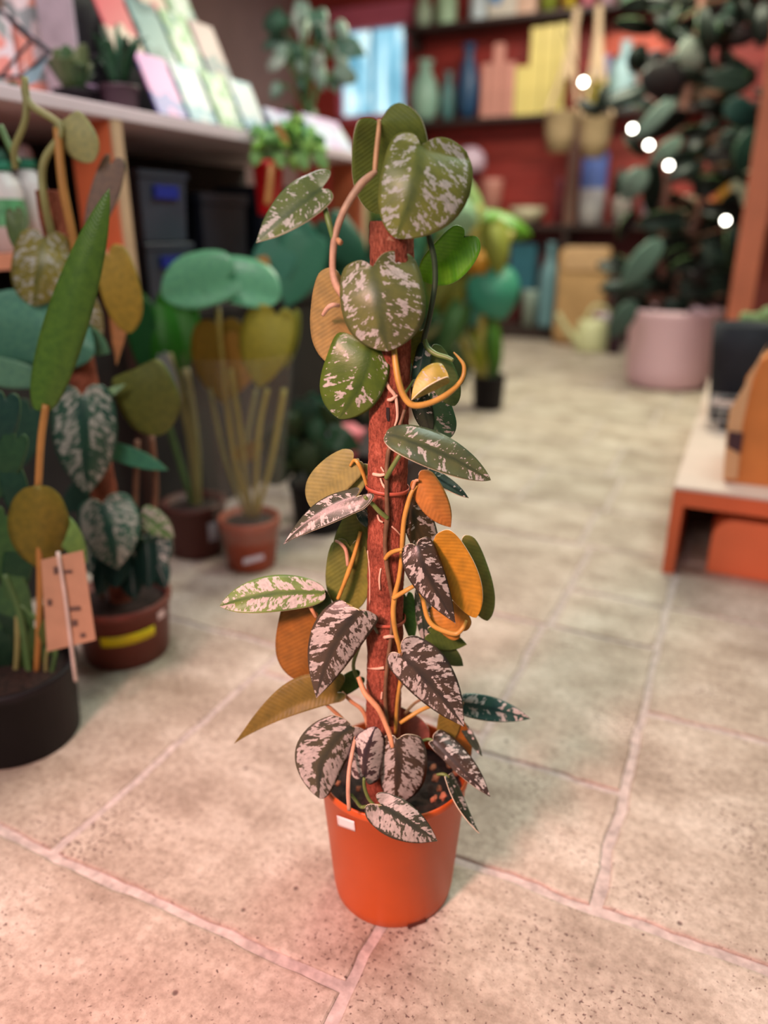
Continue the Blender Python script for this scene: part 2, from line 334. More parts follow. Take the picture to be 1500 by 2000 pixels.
# ================================================================== ROOM
STONE = stone_mat()
GROUT = mat('grout', (0.46, 0.385, 0.36), 0.9, 0.28, 60, 0.6)
def build_floor():
    bm = bmesh.new(); g = 0.008
    T = [(-1.15, -.05, -.345, .617), (-.345, .1, .42, .886), (-.888, .617, -.345, 1.205), (-1.62, .617, -.888, 1.32), (-.345, .886, -.066, 1.155),
         (-.345, 1.155, -.066, 1.70), (-.066, .886, .47, 1.425), (-.066, 1.425, .47, 1.935), (-.888, 1.205, -.345, 1.70), (-.80, 1.70, -.33, 2.27),
         (-.33, 1.70, -.066, 1.935), (-.33, 1.935, -.066, 2.27), (-.066, 1.935, .47, 2.27), (-1.62, 1.32, -.888, 1.70), (-1.62, 1.70, -.80, 2.27)]
    T += [(-2.4, -.05, -1.15, .617), (-2.4, .617, -1.62, 1.4), (-2.4, 1.4, -1.62, 2.27), (.42, .1, 1.2, .886), (.47, .886, 1.2, 1.6), (.47, 1.6, 1.2, 2.27)]
    for y0, y1 in ((-.75, -.05),):
        x = -2.4
        while x < 1.2:
            w = random.uniform(.45, .8); T.append((x, y0, min(x + w, 1.25), y1 if x + w < -.345 or x > .42 else -.05)); x += w
    T += [(-.345, -.05, .42, .1)]
    y = 2.27
    ys = [2.27, 2.62, 3.05, 3.5, 4.0, 4.45, 4.95, 5.45, 6.0, 6.5, 7.0, 7.30]
    for y0, y1 in zip(ys, ys[1:]):
        x = -4.4 + random.uniform(0, .3)
        x0 = -4.4
        while x0 < 2.6:
            w = random.choice([.32, .5, .58, .75]); T.append((x0, y0, min(x0 + w, 2.6), y1)); x0 += w
    def jitter_poly(x0, y0, x1, y1, sub):
        P = []
        c = [(x0, y0), (x1, y0), (x1, y1), (x0, y1)]
        for (ax, ay), (bx, by) in zip(c, c[1:] + c[:1]):
            for k in range(sub):
                f = k / sub; x, y = ax + (bx - ax) * f, ay + (by - ay) * f
                n = noise.noise_vector(Vector((x * 9, y * 9, 1.7))) * .006 + noise.noise_vector(Vector((x * 42, y * 42, 5.0))) * .0035
                P.append((x + n.x, y + n.y))
        return P
    for (x0, y0, x1, y1) in T:
        near = y0 < 2
        gg = g * random.uniform(.75, 1.2)
        P = jitter_poly(x0 + gg, y0 + gg, x1 - gg, y1 - gg, 26 if near else 8)
        cx, cy = (x0 + x1) / 2, (y0 + y1) / 2; loops = []
        for (ins, z) in ((0, -.012), (0, -.003), (.0025, -.0008), (.007, 0.0)):
            L = []
            for (x, y) in P:
                dx = max(-1, min(1, (cx - x) / ((x1 - x0) / 2))); dy = max(-1, min(1, (cy - y) / ((y1 - y0) / 2)))
                L.append(bm.verts.new((x + dx * abs(dx) ** 3 * ins, y + dy * abs(dy) ** 3 * ins, z)))
            loops.append(L)
        n = len(P)
        for a, b in zip(loops, loops[1:]):
            for i in range(n): bm.faces.new((a[i], a[(i + 1) % n], b[(i + 1) % n], b[i]))
        bm.faces.new(loops[-1])
    k0 = len(bm.faces)
    box(bm, (-4.4, -.8, -.08), (2.6, 7.35, -.0045))
    bm.faces.ensure_lookup_table()
    for f in bm.faces[k0:]: f.material_index = 1
    o = obj('floor', bm, [STONE, GROUT], smooth=False)
    tag(o, 'pale travertine stone tile floor with light grout joints', 'floor', kind='structure')
build_floor()

def struct(name, bm, m, label, smooth=False, bevel=0):
    return tag(obj(name, bm, m, smooth=smooth, bevel=bevel), label, name.split('_')[0], kind='structure')
REDWALL = mat('red_board_wall', (0.33, 0.030, 0.022), 0.55, 0.25, 3, 0, stretch=(1, 1, 6))
PINKWALL = mat('pale_wall', (0.34, 0.22, 0.21), 0.8, 0.1, 3)
def red_wall():
    bm = bmesh.new()
    segs = [(-4.4, -3.93, 0, 3.1), (-3.17, 2.6, 0, 3.1), (-3.93, -3.17, 0, 1.95), (-3.93, -3.17, 2.80, 3.1)]
    for x0, x1, z0, z1 in segs:                     # horizontal boards with open joints round the window
        box(bm, (x0, 7.30, z0), (x1, 7.38, z1)); z = z0
        while z < z1 - .02: box(bm, (x0, 7.275, z + .004), (x1, 7.30, min(z + .19, z1))); z += .195
    struct('wall_back', bm, REDWALL, 'red wall of horizontal boards at the end of the shop')
red_wall()
struct('wall_left', bxm((-4.5, -.8, 0), (-4.4, 7.3, 3.1)), PINKWALL, 'pale left side wall of the shop')
struct('wall_right', bxm((2.6, -.8, 0), (2.7, 7.3, 3.1)), mat('dark_red_wall', (0.16, 0.03, 0.025), 0.7, 0.2, 4), 'dark red right side wall of the shop')
struct('ceiling', bxm((-4.5, -.8, 3.1), (2.7, 7.38, 3.18)), mat('ceiling_white', (0.6, 0.58, 0.55), 0.9, 0.05, 4), 'plain pale ceiling of the shop')
# window in the back wall
WX0, WX1, WZ0, WZ1 = -3.93, -3.17, 1.95, 2.80
wb = bmesh.new()
for lo, hi in (((WX0, 7.27, WZ0), (WX0 + .05, 7.36, WZ1)), ((WX1 - .05, 7.27, WZ0), (WX1, 7.36, WZ1)), ((WX0, 7.27, WZ0), (WX1, 7.36, WZ0 + .05)), ((WX0 - .05, 7.22, WZ1 - .09), (WX1 + .06, 7.36, WZ1 + .09))): box(wb, lo, hi)
wf = struct('window_1', wb, mat('pink_window_frame', (0.62, 0.13, 0.20), 0.5, 0.1, 6), 'small pink framed window with bright blue daylight in the red wall')
wf['category'] = 'window'
def pane_mat():
    m, nt, b = newmat('daylight_pane'); L = nt.links.new
    tc = nd(nt, 'ShaderNodeTexCoord'); mp = nd(nt, 'ShaderNodeMapping'); mp.inputs['Scale'].default_value = (5, 1, 1.5); L(tc.outputs['Object'], mp.inputs[0])
    nz = nd(nt, 'ShaderNodeTexNoise'); nz.inputs['Scale'].default_value = 1.6; L(mp.outputs[0], nz.inputs['Vector'])
    r = ramp(nt, [(0.35, (0.10, 0.30, 0.42)), (0.55, (0.30, 0.62, 0.78)), (0.7, (0.75, 0.98, 1.0))]); L(nz.outputs['Fac'], r.inputs[0])
    b.inputs['Base Color'].default_value = (.02, .03, .03, 1); b.inputs['Roughness'].default_value = .1
    L(r.outputs[0], b.inputs['Emission Color']); b.inputs['Emission Strength'].default_value = 0.95
    return m
po = obj('window_pane', bxm((WX0 + .04, 7.31, WZ0 + .04), (WX1 - .04, 7.325, WZ1 - .06)), pane_mat(), wf, smooth=False)
obj('window_bar', bxm((-3.57, 7.285, WZ0 + .04), (-3.545, 7.31, WZ1 - .06)), mat('blue_bar', (0.16, 0.36, 0.55), .5), wf, smooth=False)

# ================================================================== MAIN PLANT: satin pothos on a coir pole
base = FL(768, 1717); base.z = 0
plant = thing('potted_plant', base, 'tall variegated climbing plant on a rusty coir pole in an orange pot', 'plant')
TERRA = mat('orange_plastic', (0.52, 0.088, 0.014), 0.42, 0.05, 14, 0.04, spec=0.4)
prof = [(0, .004), (.081, .004), (.087, .0), (.0895, .004), (.0920, .02), (.1068, .2085), (.1080, .2095), (.1092, .2110), (.1096, .214), (.1096, .219), (.1088, .222), (.1066, .2225), (.1050, .220), (.1035, .198), (.098, .12), (.091, .03), (0, .025)]
pot = obj('pot', lat(prof, base, 96), TERRA, plant)
# drainage notches round the foot: dark blocks stand in for the recesses' shade
for k in range(3):
    a = math.radians(-43 + 120 * k) ; c = base + Vector((math.cos(a), math.sin(a), 0)) * .0864
    nb = bmesh.new(); box(nb, c + Vector((-.0038, -.014, .0004)), c + Vector((.0038, .014, .0085)), Matrix.Rotation(a, 3, 'Z'))
    obj('drainage_notch', nb, mat('notch_shade', (0.10, 0.02, 0.01), .8), pot, smooth=False)
# sticker bent onto the pot, low on the left of the front
def on_pot(xp, yp, r_extra=.0006):
    p = FL(xp, yp); lo, hi = 0.0, 1.5
    d = ray(xp, yp); best = None
    for k in range(4000):
        t = .8 + k * .0001; q = CAM + d * t
        rr = .0920 + (.1068 - .0920) * max(0, min(1, (q.z - .02) / .1885))
        if (q.xy - base.xy).length <= rr + r_extra: return q
    return q
sb = bmesh.new(); G = []
for j in range(5):
    G.append([])
    for i in range(7):
        u, v = i / 6, j / 4
        p = Vector((658, 1592)).lerp(Vector((692, 1604)), u) + (Vector((660, 1612)) - Vector((658, 1592))) * v
        G[-1].append(sb.verts.new(on_pot(p.x, p.y)))
for j in range(4):
    for i in range(6): sb.faces.new((G[j][i], G[j][i + 1], G[j + 1][i + 1], G[j + 1][i]))
st = obj('price_sticker', sb, mat('sticker_white', (0.80, 0.72, 0.72), .6, .03), pot); st['label'] = 'small white price sticker'
md = st.modifiers.new('t', 'SOLIDIFY'); md.thickness = .0005
pr = bmesh.new()
for x0, x1, y0 in ((664, 672, 1598), (674, 684, 1601)):
    q = [pr.verts.new(on_pot(x, y, .0012)) for x, y in ((x0, y0), (x1, y0 + 3.2), (x1, y0 + 7), (x0, y0 + 4))]; pr.faces.new(q)
obj('print', pr, mat('sticker_print', (0.30, 0.22, 0.30), .6), st)
# soil
sbm = bmesh.new(); R = []
for k in range(15):
    r = .1020 * k / 14
    R.append([sbm.verts.new(base + Vector((r * math.cos(a), r * math.sin(a), .178 + .012 * noise.noise(Vector((r * math.cos(a) * 45, r * math.sin(a) * 45, 3))) + .006 * noise.noise(Vector((r * math.cos(a) * 160, r * math.sin(a) * 160, 8)))))) for a in [2 * math.pi * i / 56 for i in range(56)]])
for a, b in zip(R, R[1:]):
    for i in range(56): sbm.faces.new((a[i], a[(i + 1) % 56], b[(i + 1) % 56], b[i]))
bmesh.ops.remove_doubles(sbm, verts=sbm.verts, dist=1e-5)
SOIL = mat('soil', (0.022, 0.010, 0.007), 0.95, 0.7, 90, 1.0)
obj('soil', sbm, SOIL, plant)
for (x, y, r) in ((878, 1495, .006), (858, 1540, .005), (850, 1520, .006), (866, 1555, .006), (848, 1560, .005), (888, 1510, .005), (700, 1540, .004), (660, 1530, .004), (845, 1500, .005)):
    cb = bmesh.new(); c = FL(x, y, .195); g = bmesh.ops.create_icosphere(cb, subdivisions=2, radius=r)['verts']
    for v in g: v.co = Vector((v.co.x * .8, v.co.y * 1.2, v.co.z * .6)) * (1 + .9 * noise.noise(v.co * 260 + c * 50)) + c
    obj('bark_chip', cb, mat('bark_chip', (0.30, 0.10, 0.05), .9, .4, 80), plant, smooth=False)
# coir pole
def pole(parent, bot, top, r, name='moss_pole', m=POLE, rough=.0011):
    bm = bmesh.new(); N, S = 150, 40; rings = []
    for i in range(N + 1):
        f = i / N; c = bot.lerp(top, f); row = []
        for k in range(S):
            a = 2 * math.pi * k / S
            rr = r + rough * 1.6 * noise.noise(Vector((math.cos(a) * 3, math.sin(a) * 3, c.z * 30))) + rough * noise.noise(Vector((math.cos(a) * 14, math.sin(a) * 14, c.z * 200)))
            row.append(bm.verts.new(c + Vector((math.cos(a), math.sin(a), 0)) * rr))
        rings.append(row)
    for a, b in zip(rings, rings[1:]):
        for k in range(S): bm.faces.new((a[k], a[(k + 1) % S], b[(k + 1) % S], b[k]))
    bm.faces.new(rings[0]); bm.faces.new(rings[-1])
    return obj(name, bm, m, parent)
pb, pt = PL(748, 1440, D0), PL(766, 432, D0)
dirp = (pt - pb) / (pt.z - pb.z)
pbot = pb + dirp * (.17 - pb.z)
mp_ = pole(plant, pbot, pt, .0240)
def polept(x, y, out=0.0):
    """point on the near surface of the pole seen at x, y"""
    q = PL(x, y, D0); c = pbot + dirp * (q.z - pbot.z)
    lat_ = (q - c).dot(RT); dd = math.sqrt(max(0, .0240 ** 2 - lat_ ** 2))
    return PL(x, y, D0 - dd - out)
sl = polept(760, 808, -.003)
obj('slot', bxm(sl + Vector((-.002, -.004, -.008)), sl + Vector((.002, .004, .008))), mat('slot_shade', (.01, .006, .005), .9), mp_, smooth=False)  # black block stands in for the shade inside a hole
# plant ties round the pole
TIE = mat('rust_tie', (0.42, 0.09, 0.05), .5, .1)
for (xa, ya, xb, yb) in ((748, 948, 800, 955), (738, 1201, 782, 1208)):
    c0 = PL((xa + xb) / 2, (ya + yb) / 2, D0); c = pbot + dirp * (c0.z - pbot.z)
    tb = bmesh.new(); n = 40
    rows = []
    for k in range(n + 1):
        a = 2 * math.pi * k / n; d = Vector((math.cos(a), math.sin(a), 0)); s = d.dot(RT)
        cc = c + d * .0262 + Vector((0, 0, -.002 * s))
        rows.append([tb.verts.new(cc + Vector((0, 0, .0022))), tb.verts.new(cc + d * .0012 + Vector((0, 0, .0022))), tb.verts.new(cc + d * .0012 - Vector((0, 0, .0022))), tb.verts.new(cc - Vector((0, 0, .0022)))])
    for a, b in zip(rows, rows[1:]):
        for k in range(4): tb.faces.new((a[k], a[(k + 1) % 4], b[(k + 1) % 4], b[k]))
    bmesh.ops.remove_doubles(tb, verts=tb.verts, dist=1e-6)
    obj('plant_tie', tb, TIE, plant)

# ---- stems, petioles, roots
ST = {'pale': mat('stem_pale', (0.50, 0.30, 0.20), .5, .25, 60, .3), 'green': mat('stem_green', (0.13, 0.20, 0.05), .45, .2, 50),
      'dark': mat('stem_dark', (0.035, 0.06, 0.03), .4, .25, 50), 'yellow': mat('stem_yellow', (0.46, 0.26, 0.05), .45, .2, 50),
      'brown': mat('stem_brown', (0.14, 0.08, 0.04), .6, .3, 70, .4), 'root': mat('aerial_root', (0.66, 0.42, 0.30), .7, .2, 60), 'tan': mat('stem_tan', (0.55, 0.28, 0.14), .5, .2, 60, .3)}
def stem(name, pts, r, m, label=None):
    P = []
    for p in pts:
        if len(p) > 2 and p[2] == 'p': P.append(polept(p[0], p[1], p[3] if len(p) > 3 else .001))
        else: P.append(PL(p[0], p[1], D0 + (p[2] if len(p) > 2 else 0)))
    rr = [q * .00053 for q in r] if isinstance(r, (list, tuple)) else r * .00053
    o = obj(name, tub(P, rr, 10), ST[m], plant)
    return o
stem('petiole', [(741, 234, .0), (739, 262, -.004), (735, 300, -.008), (732, 336, -.012)], [4, 5, 5.5, 5], 'tan')
stem('stem', [(735, 334, -.012), (722, 344, -.014), (705, 360, -.018), (685, 388, -.02), (668, 420, -.02), (658, 448, -.02), (653, 470, -.02), (650, 500, -.02), (650, 530, -.02), (656, 555, -.022), (670, 580, -.024), (686, 605, -.02)], [5, 7, 8, 7.5, 7.5, 7, 7.5, 7, 7, 7.5, 6.5, 5], 'pale')
stem('petiole', [(651, 468, -.02), (644, 440, -.02), (637, 415, -.014), (632, 395, -.006)], [5, 6, 6, 4], 'green')
stem('leaf_scar_node', [(660, 468, -.022), (665, 474, -.028)], [5, 6], 'tan')
stem('aerial_root', [(631, 615, -.012), (640, 602, -.026), (650, 596, -.030), (662, 597, -.024)], [4, 5, 5, 4], 'root')
stem('stem', [(836, 450, .0), (840, 470, -.004), (848, 505, -.004), (850, 545, -.004), (846, 580, -.004), (838, 622, -.002), (828, 662, .0), (824, 700, .01)], [5, 6, 6, 6, 6, 6, 6, 5], 'dark')
stem('petiole', [(828, 660, .0), (836, 680, -.004), (852, 692, -.010), (872, 698, -.016), (885, 704, -.02)], [5, 6, 5.5, 5, 4], 'green')
stem('tendril', [(886, 688, -.02), (897, 700, -.022), (906, 714, -.024), (905, 734, -.026), (894, 752, -.030), (872, 771, -.036), (845, 785, -.04), (818, 792, -.042), (800, 788, -.042), (786, 768, -.04), (777, 738, -.036), (772, 705, -.030), (769, 675, -.024)], [1.5, 3, 4.5, 5, 5.5, 6.5, 6.5, 7, 7, 7, 7, 6.5, 6], 'yellow')
stem('aerial_root', [(752, 742, 'p', .001), (760, 758, 'p', .002), (771, 772, 'p', .003), (775, 790, 'p', .003), (776, 815, 'p', .002), (771, 832, 'p', .001)], [3, 4, 4, 3.5, 3, 2], 'root')
stem('aerial_root', [(757, 781, 'p', .002), (765, 780, 'p', .004), (776, 772, 'p', .004)], [3, 4, 2.5], 'root')
stem('petiole', [(784, 775, 'p', .004), (795, 762, -.02), (808, 742, -.01)], [3, 3, 2], 'green')
stem('stem', [(790, 800, 'p', .003), (774, 850, 'p', .002), (760, 878, 'p', .003), (756, 905, 'p', .003), (755, 930, 'p', .004), (755, 965, 'p', .004), (756, 1010, 'p', .004), (752, 1055, 'p', .004), (755, 1100, 'p', .004), (762, 1145, 'p', .003), (767, 1180, 'p', .002), (764, 1240, 'p', .003), (756, 1300, 'p', .003), (752, 1360, 'p', .003), (757, 1415, 'p', .002)], [4, 5, 5.5, 5, 5.5, 5, 6, 5.5, 5.5, 5, 5, 5, 5, 5, 5], 'brown')
stem('petiole', [(754, 934, 'p', .006), (763, 918, 'p', .014), (776, 896, -.04), (790, 874, -.038)], [5, 5.5, 5, 4], 'green')
stem('petiole', [(757, 1012, 'p', .006), (742, 1000, 'p', .012), (728, 985, -.036), (712, 970, -.04)], [5, 5.5, 5, 4], 'green')
stem('aerial_root', [(729, 926, 'p', .001), (742, 928, 'p', .003), (753, 926, 'p', .004)], [4, 4, 3], 'root')
stem('aerial_root', [(743, 934, 'p', .002), (747, 945, 'p', .003), (753, 953, 'p', .004), (757, 950, 'p', .003)], [2, 2.5, 3, 2], 'root')
stem('aerial_root', [(737, 1005, 'p', .001), (741, 1016, 'p', .002), (748, 1020, 'p', .003)], [2.5, 2.5, 2], 'root')
stem('aerial_root', [(744, 912, 'p', .001), (750, 922, 'p', .003)], [2, 2], 'root')
stem('aerial_root', [(765, 1028, 'p', .001), (774, 1036, 'p', .001), (783, 1046, 'p', .001)], [2, 2, 1.5], 'root')
stem('aerial_root', [(744, 1110, 'p', .001), (741, 1130, 'p', .001), (742, 1152, 'p', .001)], [2, 2.5, 2], 'root')
stem('aerial_root', [(718, 1075, 'p', .001), (722, 1120, 'p', .001), (722, 1180, 'p', .001)], [1.5, 1.5, 1.5], 'root')
stem('aerial_root', [(750, 1245, 'p', .002), (762, 1243, 'p', .005), (777, 1245, 'p', .005)], [4, 4.5, 3], 'root')
stem('aerial_root', [(718, 1305, 'p', .001), (735, 1306, 'p', .002), (750, 1304, 'p', .004)], [1.5, 3, 4], 'root')
stem('aerial_root', [(745, 1365, 'p', .001), (746, 1352, 'p', .002)], [3, 2], 'root')
stem('petiole', [(818, 938, -.02), (811, 940, -.018), (806, 955, -.016)], [3, 4, 4], 'tan')
stem('stem', [(815, 948, -.014), (804, 962, -.016), (795, 990, -.018), (789, 1018, -.020), (786, 1052, -.022), (784, 1090, -.024), (779, 1130, -.026), (771, 1165, -.028), (768, 1200, -.028), (773, 1238, -.028), (781, 1268, -.028), (784, 1310, -.024), (776, 1370, -.02), (772, 1432, -.018)], [4, 5, 6, 6, 6, 5.5, 5.5, 6.5, 6.5, 6, 6, 5, 5, 5], 'yellow')
stem('petiole', [(752, 1092, 'p', .006), (760, 1082, 'p', .012), (772, 1076, -.042), (786, 1073, -.046)], [4.5, 5.5, 5, 4], 'yellow')
stem('petiole', [(768, 1168, -.03), (785, 1158, -.034), (802, 1148, -.036), (818, 1140, -.03)], [6, 5.5, 5, 4], 'yellow')
stem('petiole', [(818, 1145, .0), (826, 1172, -.006), (834, 1204, -.012), (846, 1222, -.016), (868, 1233, -.018), (890, 1238, -.020), (903, 1228, -.020), (911, 1212, -.014)], [5, 5.5, 6, 6, 6, 6, 5.5, 4], 'yellow')
stem('petiole', [(684, 910, .004), (692, 899, -.002), (700, 906, -.006), (709, 925, -.004), (717, 950, .0)], [3, 4, 4.5, 4.5, 4], 'yellow')
stem('petiole', [(704, 1038, .01), (693, 1080, .006), (681, 1116, .002), (670, 1145, .0), (660, 1170, .0)], [4.5, 5, 6, 5, 5], 'yellow')
stem('petiole', [(655, 1056, .012), (666, 1062, .008), (676, 1076, .006), (679, 1105, .004)], [3, 4, 4.5, 4], 'pale')
stem('petiole', [(601, 1176, -.01), (609, 1190, -.012), (618, 1206, -.01)], [4, 5, 4], 'tan')
stem('petiole', [(700, 1330, .0), (690, 1300, .005), (702, 1260, 'p', .004), (716, 1230, 'p', .004)], [5, 5, 5, 4], 'green')
stem('stem', [(700, 1322, -.02), (712, 1352, -.03), (727, 1370, -.035), (740, 1386, -.04), (752, 1412, -.045), (762, 1438, -.05), (767, 1460, -.055)], [6, 7, 7.5, 7, 6.5, 6.5, 5], 'tan')
stem('petiole', [(634, 1373, -.01), (648, 1385, -.008), (668, 1404, -.004), (684, 1425, .0)], [4, 5, 5.5, 5], 'tan')
stem('petiole', [(668, 1352, .0), (686, 1370, .0), (704, 1383, .0), (714, 1400, .0), (719, 1425, .0)], [4, 5, 5.5, 5.5, 5], 'tan')
stem('petiole', [(694, 1440, -.05), (688, 1470, -.07), (682, 1505, -.085), (680, 1545, -.095), (682, 1582, -.100)], [4, 5, 5.5, 5.5, 5], 'pale')
stem('petiole', [(686, 1552, -.09), (696, 1565, -.088), (706, 1576, -.088), (722, 1574, -.094), (742, 1573, -.104)], [4, 4.5, 4.5, 4, 4], 'green')
stem('petiole', [(711, 1520, -.075), (712, 1538, -.074), (720, 1560, -.076), (732, 1574, -.078)], [4, 4.5, 4.5, 4], 'green')
stem('petiole', [(782, 1412, -.02), (800, 1400, -.02), (824, 1386, -.016), (846, 1378, -.01), (866, 1376, .0)], [5, 5.5, 5.5, 5, 4], 'yellow')
stem('petiole', [(778, 1350, -.02), (795, 1312, -.03), (786, 1285, -.045), (784, 1276, -.05)], [4, 4, 4, 4], 'brown')
stem('petiole', [(853, 1513, -.05), (866, 1512, -.052), (877, 1518, -.054)], [3, 4.5, 4], 'green')
stem('petiole', [(820, 1450, -.02), (836, 1444, -.022), (852, 1450, -.024)], [4, 4, 4], 'green')
stem('petiole', [(712, 1195, -.045), (724, 1212, -.036), (738, 1236, 'p', .004)], [4, 4.5, 4], 'dark')
stem('petiole', [(790, 1395, .01), (812, 1372, .02), (840, 1364, .02), (905, 1374, .02)], [4, 4, 4, 4], 'tan')

# ---- leaves of the main plant; red lamp tint partly put into the orange undersides
G1, G2, G3 = (0.145, 0.165, 0.045), (0.085, 0.105, 0.050), (0.045, 0.075, 0.040)
lf = lambda *a, **k: leaf(plant, *a, **k)
lf((741, 240), (736, 418), 52, 98, (0.15, 0.19, .04), face='under', lobA=-.05, lobB=-.22, shape='round', off=(.0, .022, .03), dA=-.006, dB=-.012)
lf((822, 284), (774, 466), 66, 112, (.17, .19, .05), .499, mid=(806, 362), shape='round', off=(-.012, -.036, -.03), dA=.014, dB=.016, lobA=-.10, lobB=-.14)
lf((627, 370), (500, 474), 44, 35, (.10, .14, .05), .505, mid=(570, 412), off=(-.006, -.018, -.03), dA=.012, dB=-.014, lobA=-.22, lobB=-.08)
lf((906, 464), (822, 546), 36, 48, (.16, .46, .03), face='top', kind='plain', mid=(868, 508), off=(.03, .035, .05), dA=-.012, dB=-.008, lobA=-.1, lobB=-.16, shape='round')
lf((728, 521), (758, 686), 70, 96, (.125, .145, .055), .499, mid=(738, 604), shape='round', off=(-.03, -.05, -.04), dA=.016, dB=.020, lobA=-.10, lobB=-.14)
lf((668, 545), (656, 716), 56, 54, (.42, .30, .12), face='under', off=(-.008, .004, .012), dA=.014, dB=-.004, shape='round', lobA=-.12, lobB=-.10)
lf((722, 676), (662, 818), 80, 48, (.075, .135, .02), .478, mid=(704, 748), off=(-.024, -.034, -.02), dA=.012, dB=.004, shape='round', lobA=-.04, lobB=-.04)
lf((877, 746), (803, 781), 48, -14, (.42, .34, .07), .475, mid=(842, 764), off=(-.038, -.042, -.042), dA=.012, dB=-.012, lobA=-.06, lobB=-.04)
lf((754, 848), (959, 938), 36, 36, (.085, .115, .062), .490, mid=(850, 880), off=(-.036, -.034, -.025), dA=-.018, dB=.018, lobA=-.02, lobB=-.02, shape='oval')
lf((842, 925), (916, 973), 10, 13, (.02, .05, .04), .47, off=(.01, .01, .01), dA=-.01, dB=.012)
lf((838, 775), (876, 858), 26, 44, (.04, .11, .06), .49, off=(.012, .012, .02), dA=.0, dB=.012, shape='round', mid=(846, 820))
lf((822, 772), (842, 852), 24, 16, (.03, .05, .035), .46, off=(.008, .006, .016), dA=.0, dB=.004)
lf((828, 682), (810, 786), 16, 18, (.02, .06, .05), .46, off=(-.004, -.006, .0), dA=.01, dB=.006, shape='round')
lf((842, 690), (888, 792), 26, 30, (.12, .20, .07), face='under', off=(.006, .012, .02), dA=.0, dB=.006, shape='round')
lf((820, 650), (806, 715), 16, 14, (.25, .28, .05), face='under', off=(.012, .012, .02))
lf((819, 942), (880, 1029), 22, 36, (.52, .23, .06), face='under', mid=(846, 990), off=(-.014, -.018, -.01), dA=.006, dB=.014, lobA=-.10, lobB=-.16)
lf((688, 904), (607, 990), 40, 34, (.30, .29, .11), face='under', off=(.006, .012, .02), dA=.010, dB=-.004, mid=(642, 945), shape='round', lobA=-.14)
lf((700, 912), (640, 1010), 20, 30, (.24, .26, .09), face='under', off=(.012, .016, .02), dA=.004, dB=-.004)
lf((693, 972), (553, 1064), 22, 31, (.05, .06, .045), .496, mid=(618, 1006), off=(-.036, -.036, -.045), dA=.016, dB=-.012, lobA=-.10, lobB=-.20, shape='lance')
lf((714, 1000), (664, 1112), 36, 34, (.16, .20, .05), face='under', off=(.012, .016, .02), dA=.0, dB=.006, shape='round')
lf((684, 1068), (676, 1192), 44, 40, (.17, .21, .05), face='under', off=(.014, .016, .016), dA=.006, dB=.010, shape='round')
lf((716, 1080), (694, 1190), 26, 22, (.22, .24, .05), face='under', off=(.018, .018, .016), shape='round')
lf((634, 1158), (429, 1184), 36, 36, (.13, .22, .06), .530, mid=(528, 1160), off=(-.01, -.016, -.03), dA=.018, dB=-.014, lobA=-.02, lobB=-.02, shape='oval')
lf((622, 1160), (640, 1215), 26, 20, (.07, .12, .05), face='under', off=(.0, .002, .004))
lf((610, 1180), (582, 1328), 62, 46, (.30, .14, .03), face='under', mid=(600, 1255), off=(.002, .006, .014), dA=.012, dB=.004, shape='round')
lf((704, 1192), (618, 1364), 56, 47, (.06, .05, .04), .527, mid=(652, 1262), off=(-.046, -.052, -.045), dA=.012, dB=.012, lobA=.0, lobB=-.03, shape='heart')
lf((658, 1352), (457, 1452), 46, 24, (.19, .15, .035), face='under', mid=(562, 1380), off=(-.004, -.01, -.018), dA=.008, dB=-.010, shape='lance', lobA=-.12, lobB=-.06)
lf((700, 1322), (640, 1362), 20, 18, (.06, .14, .03), face='under', off=(.01, .012, .012))
lf((688, 1420), (624, 1560), 60, 42, (.07, .07, .05), .537, mid=(634, 1478), off=(-.05, -.064, -.075), dA=.006, dB=.012, lobA=-.05, lobB=-.03, shape='round')
lf((712, 1512), (734, 1419), 34, 34, (.06, .04, .05), .55, mid=(716, 1468), off=(-.068, -.066, -.05), dA=.012, dB=.010, lobA=-.18, lobB=-.14, shape='round')
lf((776, 1444), (772, 1570), 36, 58, (.07, .05, .04), .535, mid=(776, 1505), off=(-.054, -.058, -.06), dA=.012, dB=.018, lobA=-.06, lobB=-.08, shape='round')
lf((746, 1574), (855, 1643), 46, 32, (.05, .06, .045), .552, mid=(796, 1604), off=(-.105, -.120, -.120), dA=.002, dB=.010, lobA=-.20, lobB=-.16)
lf((846, 1447), (958, 1557), 12, 34, (.05, .035, .03), .495, mid=(898, 1500), off=(-.03, -.055, -.075), dA=-.004, dB=.018, lobA=-.02, lobB=-.05)
lf((876, 1516), (937, 1628), 8, 13, (.03, .05, .035), .49, mid=(902, 1576), off=(-.054, -.070, -.085), dA=-.008, dB=.010, lobA=-.02, lobB=-.02, shape='lance')
lf((786, 1280), (907, 1420), 40, 58, (.055, .045, .04), .522, mid=(842, 1338), off=(-.05, -.062, -.065), dA=.006, dB=.020, lobA=-.10, lobB=-.12)
lf((905, 1374), (1037, 1404), 26, 24, (.025, .075, .07), .515, mid=(968, 1386), off=(.02, .022, .02), dA=-.010, dB=.012, lobA=-.05, lobB=-.05)
lf((884, 1372), (868, 1454), 22, 24, (.26, .20, .04), face='under', off=(.0, .0, .004), shape='round')
lf((886, 1410), (916, 1492), 26, 22, (.34, .13, .02), face='under', off=(.002, .004, .01))
lf((814, 1066), (890, 1218), 38, 36, (.05, .04, .035), .500, mid=(838, 1128), off=(-.046, -.058, -.052), dA=.006, dB=.012, lobA=-.06, lobB=-.05)
lf((846, 1056), (930, 1206), 30, 48, (.50, .27, .03), face='under', mid=(884, 1120), off=(-.03, -.026, -.03), dA=-.004, dB=-.010, lobA=-.04, lobB=-.05, shape='round')
